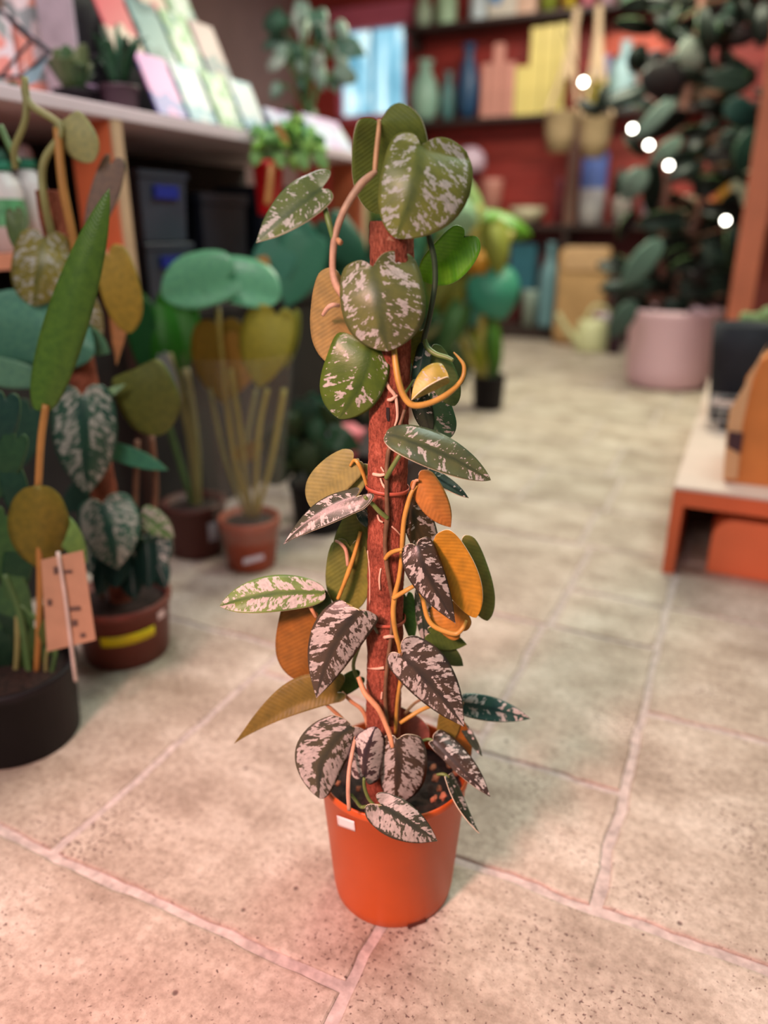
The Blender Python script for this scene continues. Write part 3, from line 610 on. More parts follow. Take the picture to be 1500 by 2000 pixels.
lf((900, 1068), (952, 1212), 26, 38, (.20, .23, .06), face='under', mid=(922, 1135), off=(.0, .004, .004), dA=.0, dB=.010, shape='round')
lf((898, 1232), (846, 1180), 36, 28, (.50, .25, .05), face='under', off=(-.010, -.006, .004), shape='round')
lf((842, 1236), (912, 1258), 26, 16, (.08, .14, .03), face='under', off=(.004, .006, .006))
lf((800, 985), (842, 1104), 24, 36, (.06, .05, .03), .488, mid=(818, 1040), off=(-.004, -.002, .006), dA=.0, dB=.014, shape='round')
lf((768, 520), (760, 462), 30, 32, (.55, .25, .16), face='under', off=(-.014, -.02, -.024), dA=.004, dB=.006, lobA=.0, lobB=.0, shape='lance')
lf((794, 1168), (806, 1256), 14, 16, (.06, .16, .04), face='top', kind='plain', off=(.01, .01, .01))
lf((822, 1160), (830, 1262), 14, 18, (.04, .06, .045), .52, off=(.006, .006, .006))
lf((704, 1000), (716, 1030), 10, 12, (.02, .06, .05), .45, off=(-.004, -.004, -.004))
lf((858, 1262), (905, 1300), 20, 18, (.06, .10, .03), face='under', off=(.01, .012, .012))
lf((760, 1395), (838, 1440), 30, 26, (.42, .16, .14), face='under', off=(.03, .03, .03), shape='round')
lf((905, 1420), (942, 1478), 8, 10, (.03, .05, .04), .48, off=(.004, -.006, -.016))
lf((655, 1412), (632, 1404), 8, 8, (.20, .06, .05), face='under', off=(.02, .02, .02))
#PART3
# ================================================================== LEFT SHELF
WOODW = mat('pale_shelf_top', (0.62, 0.50, 0.56), 0.5, 0.06, 6)  # lilac cast of a pinkish lamp put into the board's colour
ORWOOD = mat('orange_paint', (0.72, 0.17, 0.07), 0.5, 0.08, 8)
PALEWOOD = mat('pale_wood', (0.50, 0.32, 0.20), 0.6, 0.15, 12, stretch=(8, 8, 1))
DARKIN = mat('dark_shelf_back', (0.02, 0.014, 0.014), 0.9, 0.2, 8)
shelf = thing('shelf_unit', (-1.85, 1.6, 0), 'long left shelf unit with pale top board and orange upright', 'shelf')
obj('top_board', bxm((-2.3, .2, 1.228), (-1.6, 3.25, 1.262)), WOODW, shelf, smooth=False, bevel=.004)
for y in (.35, 1.70, 3.19):
    u = obj('upright', bxm((-1.76, y, .897), (-1.612, y + .03, 1.228)), ORWOOD, shelf, smooth=False)
    obj('edge_strip', bxm((-1.612, y - .001, .60), (-1.603, y + .036, 1.228)), PALEWOOD, u, smooth=False)
    obj('lower_upright', bxm((-1.76, y, 0), (-1.613, y + .03, .862)), mat('dark_brown_board', (.07, .03, .022), .7, .2, 6), shelf, smooth=False)
obj('lower_board', bxm((-2.25, .38, .862), (-1.602, 1.70, .897)), mat('coral_board', (.62, .22, .14), .5, .08, 8), shelf, smooth=False)
obj('bottom_board', bxm((-2.25, 1.73, .68), (-1.64, 3.19, .71)), DARKIN, shelf, smooth=False)
obj('back_panel', bxm((-2.3, .2, 0), (-2.26, 3.25, 1.228)), DARKIN, shelf, smooth=False)
obj('shade_panel', bxm((-1.675, .38, .0), (-1.65, 1.70, .62)), DARKIN, shelf, smooth=False)  # dark sheets added to paint the black shade below the shelf
obj('shade_panel', bxm((-1.675, 1.73, .0), (-1.65, 3.19, .676)), DARKIN, shelf, smooth=False)
ZT = 1.262
def lathe_thing(name, loc, prof, m, label, cat, group=None, seg=28):
    o = obj(name, lat(prof, Vector(loc), seg), m)
    me = o.data; off = Vector(loc)
    for v in me.vertices: v.co -= off
    o.location = off
    return tag(o, label, cat, group)
def box_thing(name, c, size, m, label, cat, group=None, rotz=0, tilt=0, bevel=.003):
    """c = middle of the foot"""
    bm = bmesh.new(); g = box(bm, (-size[0] / 2, -size[1] / 2, 0), (size[0] / 2, size[1] / 2, size[2]))
    if tilt: bmesh.ops.rotate(bm, verts=g, cent=(0, 0, 0), matrix=Matrix.Rotation(tilt, 3, 'X'))
    if rotz: bmesh.ops.rotate(bm, verts=g, cent=(0, 0, 0), matrix=Matrix.Rotation(rotz, 3, 'Z'))
    mz = min(v.co.z for v in bm.verts); bmesh.ops.translate(bm, verts=bm.verts, vec=(0, 0, -mz))
    o = obj(name, bm, m, None, smooth=False, bevel=bevel); o.location = c
    return tag(o, label, cat, group)

# white bottles with green collars on the lower board
WHITE = mat('white_plastic', (.75, .70, .74), .35, .04, 6)
def bottle(c, r, hgt, label, cap, capm, collar):
    t = thing('plant_food_bottle', c, label, 'bottle')
    obj('body', lat([(0, 0), (r, 0), (r, hgt * .62), (r * .9, hgt * .72), (r * .55, hgt * .80), (r * .55, hgt * .84), (0, hgt * .84)], Vector(c), 28), WHITE, t)
    obj('collar', lat([(0, hgt * .80), (r * .66, hgt * .80), (r * .66, hgt * .90), (0, hgt * .90)], Vector(c), 28), collar, t)
    obj('cap', lat([(r * .55, hgt * .90), (r * .55, hgt * .97), (r * .4, hgt * 1.03), (0, hgt * 1.05)], Vector(c), 28), capm, t)
    return t
GRNC = mat('green_collar', (.01, .20, .12), .4, .05)
def on_lower(x, X): p = AX(x, 480, X); return Vector((X, p.y, .8985))
p1 = on_lower(20, -1.74); p2 = on_lower(72, -1.76)
b1 = bottle(p1, .05, .235, 'white bottle with green collar at the left end of the lower board', 'cap', mat('dark_green_cap', (.02, .12, .08), .4), GRNC)
b2 = bottle(p2, .045, .25, 'white bottle with green collar and pinkish dome cap under the shelf top', 'cap', mat('grey_pink_cap', (.35, .24, .26), .4), GRNC)
lbl = mat('green_oval_label', (.10, .35, .16), .5, .4, 60)
obj('label_patch', lat([(.0505, .06), (.0505, .125)], p1, 28), lbl, b1)
# clear bins with blue latches right of the upright
BIN = mat('clear_bin', (.055, .065, .095), .25, .1, 5, spec=.6); BLUE = mat('blue_latch', (.015, .03, .30), .4, .05); NAVY = mat('dark_bin', (.010, .012, .022), .4, .1)  # clear bin colour darkened to hold the lack of light under the shelf
def bin_(c, sx, sy, sz, m, label, latch=True):
    t = thing('storage_bin', c, label, 'bin'); c = Vector(c)
    bm = bmesh.new(); g = box(bm, c + Vector((-sx / 2, -sy / 2, 0)), c + Vector((sx / 2, sy / 2, sz * .9)))
    for v in g:
        if v.co.z < c.z + .01: v.co.x += (c.x - v.co.x) * .08; v.co.y += (c.y - v.co.y) * .08
    obj('tub', bm, m, t, smooth=False, bevel=.006)
    obj('lid', bxm(c + Vector((-sx * .53, -sy * .53, sz * .9)), c + Vector((sx * .53, sy * .53, sz))), m, t, smooth=False, bevel=.004)
    if latch: obj('latch', bxm(c + Vector((sx * .5, -sy * .25, sz * .62)), c + Vector((sx * .5 + .012, sy * .25, sz * .80))), BLUE, t, smooth=False)
bin_((-1.83, 2.02, .712), .22, .22, .20, BIN, 'clear bin with blue latch, lower of the two stacked under the shelf')
bin_((-1.83, 2.02, .914), .22, .22, .21, BIN, 'clear bin with blue latch, topmost under the shelf beside orange upright')
bin_((-1.85, 2.36, .712), .22, .26, .36, NAVY, 'dark blue bin under the shelf beside the clear bins', False)
bin_((-1.85, 2.74, .712), .22, .26, .40, NAVY, 'dark bin under the shelf behind the hanging red pot', False)

# ---- plants helper
def pot_prof(r0, r1, hgt, rim=.02):
    return [(0, .004), (r0 * .94, 0), (r0, .004), (r0 + (r1 - r0) * (1 - rim / hgt), hgt - rim), (r1 * 1.02, hgt - rim), (r1 * 1.035, hgt - .004), (r1 * 1.01, hgt), (r1 * .93, hgt - .003), (r0 * .9, .03), (0, .03)]
def add_pot(root, c, r0, r1, hgt, m, soil=True, rim=.02):
    c = Vector(c); o = obj('pot', lat(pot_prof(r0, r1, hgt, rim), c, 48), m, root)
    if soil: obj('soil', lat([(0, hgt * .86 + .012), (r1 * .4, hgt * .86 + .008), (r1 * .94, hgt * .86)], c, 32), SOIL, root)
    return o
def bgleaf(root, base, tip, wA, wB, col, D, **k):
    k.setdefault('kind', 'plain'); k.setdefault('rows', 22); k.setdefault('K', 4); k.setdefault('thick', .0012)
    return leaf(root, base, tip, wA, wB, col, D=D, **k)
def bgstem(root, pts, r, m, D, name='stem', n=None):
    P = px(pts, D); return obj(name, tub(P, r, 8, n), m, root)
BLACKP = mat('black_plastic', (.008, .006, .008), .6, .2, 20, spec=.25)
BROWNP = mat('brown_plastic', (.17, .035, .022), .5, .08, 12)
DKBROWN = mat('dark_brown_pot', (.10, .025, .02), .5, .08, 12)
TERRA2 = mat('terracotta_pot', (.34, .065, .03), .5, .08, 12)
LS = {'yel': mat('yellow_stalk', (.34, .28, .06), .5, .2, 14), 'grn': mat('green_stalk', (.08, .16, .05), .5, .2, 14), 'org': mat('orange_stalk', (.42, .19, .05), .5, .15, 14), 'olive': mat('olive_stalk', (.26, .24, .09), .5, .2, 14), 'wood': mat('cane_brown', (.17, .07, .04), .7, .25, 20, .3)}

# ---- front left: black pot plant
c = FL(40, 1432); c.z = 0; DA = c.dot(HD)
pa = thing('potted_plant', c, 'leafy plant in a round black pot with a kraft paper tag', 'plant')
add_pot(pa, c, .114, .124, .165, BLACKP)
for pts, r, m in (([(72, 1320, 0), (78, 1150, -.01), (74, 960, -.02)], .006, 'org'), ([(74, 965, -.02), (80, 860, -.02), (90, 790, -.02)], .006, 'org'), ([(40, 1330, .02), (10, 1150, .02), (-10, 1000, .02)], .006, 'grn'),
                  ([(60, 1330, 0), (40, 1200, 0), (10, 1120, 0)], .007, 'grn'), ([(100, 1320, 0), (105, 1250, 0), (40, 1180, 0)], .004, 'grn'), ([(30, 1330, .0), (35, 1240, .0), (28, 1100, .01)], .006, 'olive'),
                  ([(90, 1330, 0), (95, 1260, 0), (140, 1190, -.01)], .004, 'olive')):
    bgstem(pa, pts, r, LS[m], DA)
bgleaf(pa, (78, 802), (213, 368), 48, 40, (.085, .17, .03), DA, mid=(128, 622), off=(-.02, -.03, -.02), dA=.012, dB=.01, shape='oval', face='top', lobA=0, lobB=0, rows=34)
bgleaf(pa, (72, 950), (84, 1112), 62, 58, (.22, .17, .03), DA, face='under', off=(-.03, -.03, .0), dA=.02, dB=.03, lobA=.0, lobB=.0, shape='oval')
bgleaf(pa, (128, 1200), (72, 1262), 26, 26, (.10, .13, .04), DA, off=(-.02, -.02, 0))
for (b, t, wa, wb, cl) in (((10, 1010), (-30, 1150), 40, 50, (.05, .12, .04)), ((20, 1120), (60, 1270), 22, 26, (.06, .13, .05)), ((0, 1150), (30, 1310), 26, 26, (.05, .12, .05)), ((120, 1020), (170, 1100), 26, 22, (.16, .30, .09)), ((30, 860), (-20, 990), 30, 30, (.03, .08, .04)), ((70, 1240), (30, 1330), 20, 20, (.05, .09, .03)), ((40, 1060), (20, 1200), 30, 30, (.02, .06, .03)), ((10, 1180), (60, 1300), 24, 24, (.02, .05, .03)), ((90, 1190), (110, 1290), 22, 22, (.02, .05, .03)), ((-10, 1230), (10, 1330), 30, 30, (.02, .05, .03)), ((20, 920), (50, 1040), 26, 26, (.02, .06, .04)), ((100, 1250), (50, 1310), 20, 18, (.05, .10, .04)), ((10, 780), (-10, 900), 34, 34, (.02, .06, .05))):
    bgleaf(pa, b, t, wa, wb, cl, DA, off=(0, .0, .02))
tg = bmesh.new(); q = [PL(x, y, DA - .05) for x, y in ((80, 1094), (162, 1075), (187, 1250), (92, 1273))]
vs = [tg.verts.new(p) for p in q]; tg.faces.new(vs)
KRAFT = mat('kraft_card', (.42, .24, .15), .8, .1, 20)
to = obj('price_tag', tg, KRAFT, pa, smooth=False); md = to.modifiers.new('t', 'SOLIDIFY'); md.thickness = .001; to['label'] = 'kraft paper tag with faint dark writing'
ink = mat('ink', (.10, .06, .05), .8)
for k, (x0, y0, x1, y1) in enumerate(((104, 1108, 112, 1120), (92, 1172, 100, 1182), (135, 1186, 156, 1192), (140, 1212, 150, 1222), (156, 1238, 166, 1244), (116, 1115, 140, 1119))):
    ib = bmesh.new(); vs = [ib.verts.new(PL(x, y, DA - .0525)) for x, y in ((x0, y0), (x1, y0 - 2), (x1 + 1, y1), (x0 + 1, y1 + 2))]; ib.faces.new(vs)
    obj('written_mark', ib, ink, to, smooth=False)
obj('tag_stick', tub(px([(113, 1078, -.053), (128, 1170, -.054), (142, 1285, -.05), (148, 1330, -.03)], DA), .0035, 8), mat('white_stick', (.6, .5, .45), .6), pa)

# ---- brown pot with yellow sticker, big patterned leaves and its own coir pole
c = FL(250, 1268); DB = c.dot(HD)
pb_ = thing('potted_plant', c, 'patterned climbing plant on a coir pole in a brown pot with yellow strip', 'plant')
bp_ = add_pot(pb_, c, .098, .112, .15, BROWNP)
yb = bmesh.new(); rows = []
cam_a = math.atan2((CAM - c).y, (CAM - c).x)
for k in range(13):
    a = cam_a - .55 + 1.18 * k / 12; d = Vector((math.cos(a), math.sin(a), 0))
    rows.append([yb.verts.new(c + d * (.0985 + .014 * z / .15 + .0006) + Vector((0, 0, z))) for z in (.068 + .006 * k / 12, .094 + .006 * k / 12)])
for a, b in zip(rows, rows[1:]): yb.faces.new((a[0], b[0], b[1], a[1]))
yo = obj('yellow_strip', yb, mat('yellow_tape', (.72, .58, .0), .5, .05), bp_); md = yo.modifiers.new('t', 'SOLIDIFY'); md.thickness = .0006
sb = bmesh.new(); a = cam_a + .82; d = Vector((math.cos(a), math.sin(a), 0)); s_ = Vector((-d.y, d.x, 0)); q = c + d * .1125 + Vector((0, 0, .118))
sb.faces.new([sb.verts.new(q + s_ * x + Vector((0, 0, z))) for x, z in ((-.012, -.009), (.012, -.009), (.012, .009), (-.012, .009))]); so = obj('price_sticker', sb, mat('sticker_pink', (.7, .5, .5), .6), bp_, smooth=False); so.modifiers.new('t', 'SOLIDIFY').thickness = .0006
ptop, pbo = PL(98, 372, DB), PL(240, 1175, DB)
pole(pb_, pbo, ptop, .028)
bgstem(pb_, [(105, 480, -.03), (88, 400, -.06), (82, 350, -.06), (88, 310, -.06), (120, 250, -.06), (60, 205, -.06), (48, 170, -.06)], .007, LS['olive'], DB)
bgstem(pb_, [(30, 330, -.04), (28, 290, -.05), (50, 230, -.06), (48, 150, -.06)], .006, LS['olive'], DB)
bgstem(pb_, [(0, 245, -.04), (20, 290, -.04), (36, 320, -.04)], .006, LS['grn'], DB)
bgstem(pb_, [(112, 250, -.06), (122, 360, -.06), (140, 450, -.05), (150, 505, -.04)], .008, LS['org'], DB)
satk = dict(kind='satin')
bgleaf(pb_, (128, 232), (182, 316), 34, 36, (.42, .40, .20), DB, face='under', off=(-.06, -.06, -.05), shape='round', lobA=-.02, lobB=-.02, dA=.02)
bgleaf(pb_, (215, 322), (165, 480), 22, 36, (.24, .16, .14), DB, face='under', off=(-.02, -.02, -.02), mid=(190, 400))
bgleaf(pb_, (86, 466), (66, 598), 56, 58, (.22, .19, .05), DB, dens=.50, off=(-.06, -.08, -.06), shape='round', dA=.02, dB=.02, **satk)
bgleaf(pb_, (28, 415), (40, 500), 20, 20, (.10, .15, .06), DB, off=(-.03, -.04, -.04))
bgleaf(pb_, (-30, 640), (185, 690), 70, 80, (.09, .24, .18), DB, off=(-.03, -.06, -.06), mid=(80, 650), shape='round', dA=.02, dB=.04)
bgleaf(pb_, (-40, 720), (110, 748), 28, 30, (.13, .28, .20), DB, off=(-.04, -.06, -.04))
bgleaf(pb_, (212, 500), (255, 650), 34, 44, (.42, .28, .05), DB, face='under', off=(-.02, -.02, .0), shape='round')
bgleaf(pb_, (238, 560), (228, 715), 22, 20, (.52, .22, .10), DB, face='under', off=(.0, .0, .0), shape='lance', lobA=0, lobB=0)
bgleaf(pb_, (150, 580), (190, 690), 28, 36, (.20, .16, .06), DB, dens=.51, off=(-.03, -.03, -.02), **satk)
bgleaf(pb_, (140, 650), (215, 690), 26, 30, (.10, .24, .15), DB, off=(-.03, -.03, -.02))
bgleaf(pb_, (262, 722), (318, 848), 56, 62, (.17, .19, .05), DB, face='under', off=(-.05, -.06, -.03), shape='round', dA=.02, lobA=-.02, lobB=-.02)
bgleaf(pb_, (205, 772), (246, 750), 8, 8, (.30, .48, .30), DB, off=(-.07, -.08, -.08), shape='lance')
bgleaf(pb_, (160, 775), (172, 968), 64, 66, (.03, .09, .07), DB, dens=.515, off=(-.10, -.11, -.09), dA=.02, dB=.02, **satk)
bgleaf(pb_, (215, 880), (328, 918), 16, 20, (.07, .26, .18), DB, off=(-.06, -.06, -.06))
bgleaf(pb_, (200, 985), (230, 1112), 56, 66, (.04, .12, .10), DB, dens=.53, off=(-.10, -.12, -.12), dA=.03, dB=.03, **satk)
bgleaf(pb_, (280, 1005), (340, 1050), 22, 24, (.10, .22, .08), DB, dens=.52, off=(-.07, -.08, -.08), **satk)
bgleaf(pb_, (290, 1040), (300, 1130), 40, 44, (.02, .06, .06), DB, dens=.50, off=(-.06, -.08, -.10), **satk)
bgleaf(pb_, (180, 1040), (190, 1130), 40, 40, (.02, .06, .05), DB, dens=.50, off=(-.04, -.05, -.06), **satk)
bgleaf(pb_, (60, 800), (20, 930), 40, 40, (.03, .08, .06), DB, off=(-.02, -.02, .0))
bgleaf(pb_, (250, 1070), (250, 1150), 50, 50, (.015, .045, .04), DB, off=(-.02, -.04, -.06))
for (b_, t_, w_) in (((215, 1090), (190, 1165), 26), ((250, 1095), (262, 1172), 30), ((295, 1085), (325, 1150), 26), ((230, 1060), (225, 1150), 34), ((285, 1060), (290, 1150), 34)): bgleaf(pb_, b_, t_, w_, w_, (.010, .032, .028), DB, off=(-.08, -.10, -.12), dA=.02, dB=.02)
bgleaf(pb_, (190, 940), (120, 1000), 30, 30, (.02, .05, .04), DB, off=(.0, -.01, -.02))
for pts in ([(200, 1170), (190, 1080), (180, 960)], [(255, 1170), (262, 1040), (268, 860)], [(230, 1170), (300, 1080), (306, 1010)], [(250, 1170, .02), (302, 990, .03), (296, 850, .03)]):
    bgstem(pb_, pts, .006, LS['wood'], DB)

# ---- two tall plants in plastic sleeves further back
SLEEVE, nt, b = newmat('clear_sleeve')
tb_ = nd(nt, 'ShaderNodeBsdfTransparent'); gl = nd(nt, 'ShaderNodeBsdfGlossy'); gl.inputs['Roughness'].default_value = .25; df = nd(nt, 'ShaderNodeBsdfDiffuse'); df.inputs['Color'].default_value = (.6, .55, .5, 1)
m1 = nd(nt, 'ShaderNodeMixShader'); m1.inputs[0].default_value = .55; m2 = nd(nt, 'ShaderNodeMixShader'); m2.inputs[0].default_value = .09
nt.links.new(gl.outputs[0], m1.inputs[1]); nt.links.new(df.outputs[0], m1.inputs[2]); nt.links.new(tb_.outputs[0], m2.inputs[1]); nt.links.new(m1.outputs[0], m2.inputs[2]); nt.links.new(m2.outputs[0], nt.nodes['Material Output'].inputs[0])
def sleeve(root, c, r0, r1, z0, z1):
    bm = bmesh.new(); S = 48; rows = []
    for k in range(10):
        f = k / 9; r = r0 + (r1 - r0) * f
        rows.append([bm.verts.new(Vector(c) + Vector((math.cos(2 * math.pi * i / S), math.sin(2 * math.pi * i / S), 0)) * (r * (1 + .05 * f * math.sin(i * 2 * math.pi / S * 7))) + Vector((0, 0, z0 + (z1 - z0) * f))) for i in range(S)])
    for a, b_ in zip(rows, rows[1:]):
        for i in range(S): bm.faces.new((a[i], a[(i + 1) % S], b_[(i + 1) % S], b_[i]))
    o = obj('plastic_sleeve', bm, SLEEVE, root); o['label'] = 'clear plastic sleeve'; return o
c = FL(493, 1102); DC = c.dot(HD)
pc = thing('potted_plant', c, 'tall plant with yellow stalks in small terracotta pot inside clear sleeve', 'plant')
cp = add_pot(pc, c, .070, .088, .16, TERRA2, rim=.035)
a = math.atan2((CAM - c).y, (CAM - c).x) + .05; d = Vector((math.cos(a), math.sin(a), 0)); s_ = Vector((-d.y, d.x, 0)); q = c + d * .0765 + Vector((0, 0, .05))
sb = bmesh.new(); sb.faces.new([sb.verts.new(q + s_ * x + Vector((0, 0, z))) for x, z in ((-.03, -.014), (.03, -.002), (.03, .014), (-.03, .004))]); so = obj('white_label', sb, mat('label_lilac', (.62, .56, .66), .6), cp, smooth=False); so.modifiers.new('t', 'SOLIDIFY').thickness = .001
for pts, r in (([(488, 1010), (470, 850, .0), (450, 720, .0)], .007), ([(498, 1010), (505, 850, -.02), (522, 760, -.02)], .007), ([(500, 1010), (530, 900), (555, 760)], .008), ([(490, 1010), (455, 880), (425, 600, .02)], .007), ([(482, 1010), (440, 900), (410, 760)], .0055), ([(495, 1010), (478, 900), (500, 760, .04)], .006)):
    bgstem(pc, pts, r, LS['olive' if r < .0065 else 'yel'], DC)
bgleaf(pc, (440, 545), (315, 575), 66, 44, (.10, .30, .17), DC, off=(.0, .0, .0), mid=(380, 560), shape='round', lobA=-.2, lobB=-.2, dA=.05, dB=-.05)
bgleaf(pc, (420, 545), (548, 580), 40, 54, (.11, .32, .19), DC, off=(.02, .02, .02), mid=(490, 560), shape='round', lobA=-.2, lobB=-.2, dA=-.05, dB=.05)
bgleaf(pc, (540, 618), (506, 758), 62, 44, (.34, .30, .04), DC, face='under', off=(-.03, -.05, -.04), shape='heart', dA=.03)
bgleaf(pc, (570, 615), (560, 720), 30, 20, (.26, .28, .05), DC, face='under', off=(.0, .0, .0))
bgleaf(pc, (430, 640), (440, 790), 60, 50, (.30, .19, .02), DC, face='under', off=(.05, .05, .05), shape='heart')
bgleaf(pc, (470, 660), (462, 770), 40, 40, (.42, .22, .04), DC, face='under', off=(.04, .04, .04))
bgleaf(pc, (480, 870), (492, 900), 30, 30, (.25, .15, .03), DC, face='under', off=(.0, .0, .0))
sleeve(pc, c, .093, .150, .10, .64)
c = FL(388, 1075); DD = c.dot(HD)
pd = thing('potted_plant', c, 'glossy dark green plant in dark brown pot behind the patterned climber', 'plant')
dp = add_pot(pd, c, .080, .095, .17, DKBROWN)
a = math.atan2((CAM - c).y, (CAM - c).x) + .55; d = Vector((math.cos(a), math.sin(a), 0)); s_ = Vector((-d.y, d.x, 0)); q = c + d * .0905 + Vector((0, 0, .09))
sb = bmesh.new(); sb.faces.new([sb.verts.new(q + s_ * x + Vector((0, 0, z))) for x, z in ((-.016, -.03), (.016, -.03), (.016, .03), (-.016, .03))]); so = obj('white_label', sb, mat('label_grey', (.40, .38, .44), .6), dp, smooth=False); so.modifiers.new('t', 'SOLIDIFY').thickness = .001
for pts, r in (([(385, 1000), (375, 860), (330, 690)], .010), ([(386, 1000), (382, 860), (362, 720)], .012), ([(380, 1000), (350, 900), (300, 740)], .009), ([(384, 1000), (374, 880), (350, 760)], .010)):
    bgstem(pd, pts, r, LS['olive' if r > .0095 else 'grn'], DD)
bgleaf(pd, (300, 600), (330, 762), 60, 80, (.02, .13, .01), DD, off=(.03, .0, .01), shape='heart', dA=.04, dB=.05, lobA=-.2, lobB=-.2)
bgleaf(pd, (360, 612), (345, 745), 30, 34, (.03, .16, .015), DD, off=(.04, .02, .02), shape='heart')
bgleaf(pd, (270, 600), (290, 740), 30, 30, (.01, .08, .02), DD, off=(.01, .01, .01))
bgleaf(pd, (318, 700), (352, 790), 12, 14, (.30, .34, .38), DD, off=(-.04, -.04, -.04), shape='lance')

# ---- big leafy green plant in the middle behind the pole
c = Vector((-1.35, 2.76, 0)); DE = c.dot(HD)
pe = thing('potted_plant', c, 'large bushy dark teal plant just left behind the orange pot plant', 'plant')
add_pot(pe, c, .10, .12, .20, BLACKP)
ct = FL(0, 0) if False else c
rng = random.Random(3)
def bush(root, D, cx, cy, rx, ry, n, cols, size, base, stalk, rg, dd=.12, kinds=('heart', 'round', 'lance'), stalks=True, lim=None):
    for k in range(n):
        ang = rg.uniform(0, 2 * math.pi); q = math.sqrt(rg.random()); x, y = cx + rx * q * math.cos(ang), cy + ry * q * math.sin(ang)
        o = rg.uniform(-dd, dd); L = size * rg.uniform(.7, 1.3); a = math.radians(90) + (x - cx) / rx * -1.0 + rg.uniform(-.5, .5)
        t = (x + L * math.cos(a), y + L * math.sin(a)); w = L * rg.uniform(.28, .44)
        made = bgleaf(root, (x, y), t, w, w * rg.uniform(.7, 1.2), rg.choice(cols), D, lim=lim, off=(o, o - .02, o), dA=rg.uniform(-.02, .04), dB=rg.uniform(-.02, .04), shape=rg.choice(kinds), face=rg.choice(('top', 'top', 'under')), rows=16, K=3)
        if stalks and k % 2 == 0 and made: bgstem(root, [(base[0] + rg.uniform(-10, 10), base[1], 0), ((x + base[0]) / 2, (y + base[1]) / 2 - 20, o * .6), (x, y, o)], .005, stalk, D, n=8)
bush(pe, DE, 605, 650, 105, 240, 84, [(.02, .10, .06), (.03, .15, .09), (.02, .07, .04), (.04, .20, .12), (.015, .05, .03)], 95, pxof(c + Vector((0, 0, .2))), LS['grn'], rng, lim=lambda p: p.x > -1.57 and not (p.x > -1.30 and p.y < 2.60))
bgleaf(pe, (545, 480), (505, 590), 42, 46, (.06, .22, .16), DE, off=(-.32, -.32, -.32)); bgleaf(pe, (600, 470), (560, 600), 50, 50, (.05, .20, .13), DE, off=(-.32, -.32, -.32))
bgleaf(pe, (560, 440), (620, 560), 46, 46, (.04, .18, .12), DE, off=(-.30, -.30, -.30)); bgleaf(pe, (512, 505), (520, 545), 12, 12, (.55, .22, .04), DE, face='under', off=(-.36, -.36, -.36))
c2 = Vector((-1.12, 2.38, 0))
CRATE = mat('dark_plum_plastic', (.022, .010, .014), .6, .15, 10)
cr = thing('storage_crate', c2, 'dark plum plastic crate on the floor behind the coir pole', 'crate')
bm = bxm(c2 + Vector((-.17, -.17, 0)), c2 + Vector((.17, .17, .20))); obj('crate_body', bm, CRATE, cr, smooth=False, bevel=.01)
obj('crate_lid', bxm(c2 + Vector((-.18, -.18, .20)), c2 + Vector((.18, .18, .225))), CRATE, cr, smooth=False, bevel=.006)
for zz in (.06, .12): obj('crate_rib', bxm(c2 + Vector((-.174, -.178, zz)), c2 + Vector((.174, -.168, zz + .012))), CRATE, cr, smooth=False)
q1 = FL(676, 892, .2265); pk = thing('gift_pot', q1, 'small pot wrapped in pink and lavender paper on the dark crate', 'pot')
pkb = bmesh.new(); lathe(pkb, [(0, 0), (.038, 0), (.044, .04), (.058, .075), (.070, .095), (.055, .09), (0, .07)], q1, 20)
for v in pkb.verts:
    if v.co.z > q1.z + .02: v.co += Vector((0, 0, .014 * noise.noise(v.co * 30))) + noise.noise_vector(v.co * 25) * .006
obj('pink_wrap', pkb, mat('pink_paper', (.66, .17, .20), .6, .12, 12), pk)
lw = q1 - RT * .045 - HD * .02 + Vector((0, 0, .062)); obj('lavender_bow', ball(lw, .030, (1, .8, 1), 14), mat('lavender_paper', (.36, .30, .50), .6, .1, 12), pk)
c = Vector((-1.20, 2.04, 0)); D_ = c.dot(HD); t = thing('potted_plant', c, 'low dark plant in black pot on the floor beside the dark crate', 'plant'); add_pot(t, c, .085, .10, .17, BLACKP)
bush(t, D_, 590, 850, 60, 80, 40, [(.012, .035, .02), (.02, .06, .03), (.03, .05, .02)], 60, pxof(c + Vector((0, 0, .17))), LS['grn'], rng, .07, lim=lambda p, c=c: (p.xy - c.xy).length < .20 and p.z > .15 and p.y > 1.87 and p.y < 2.10)
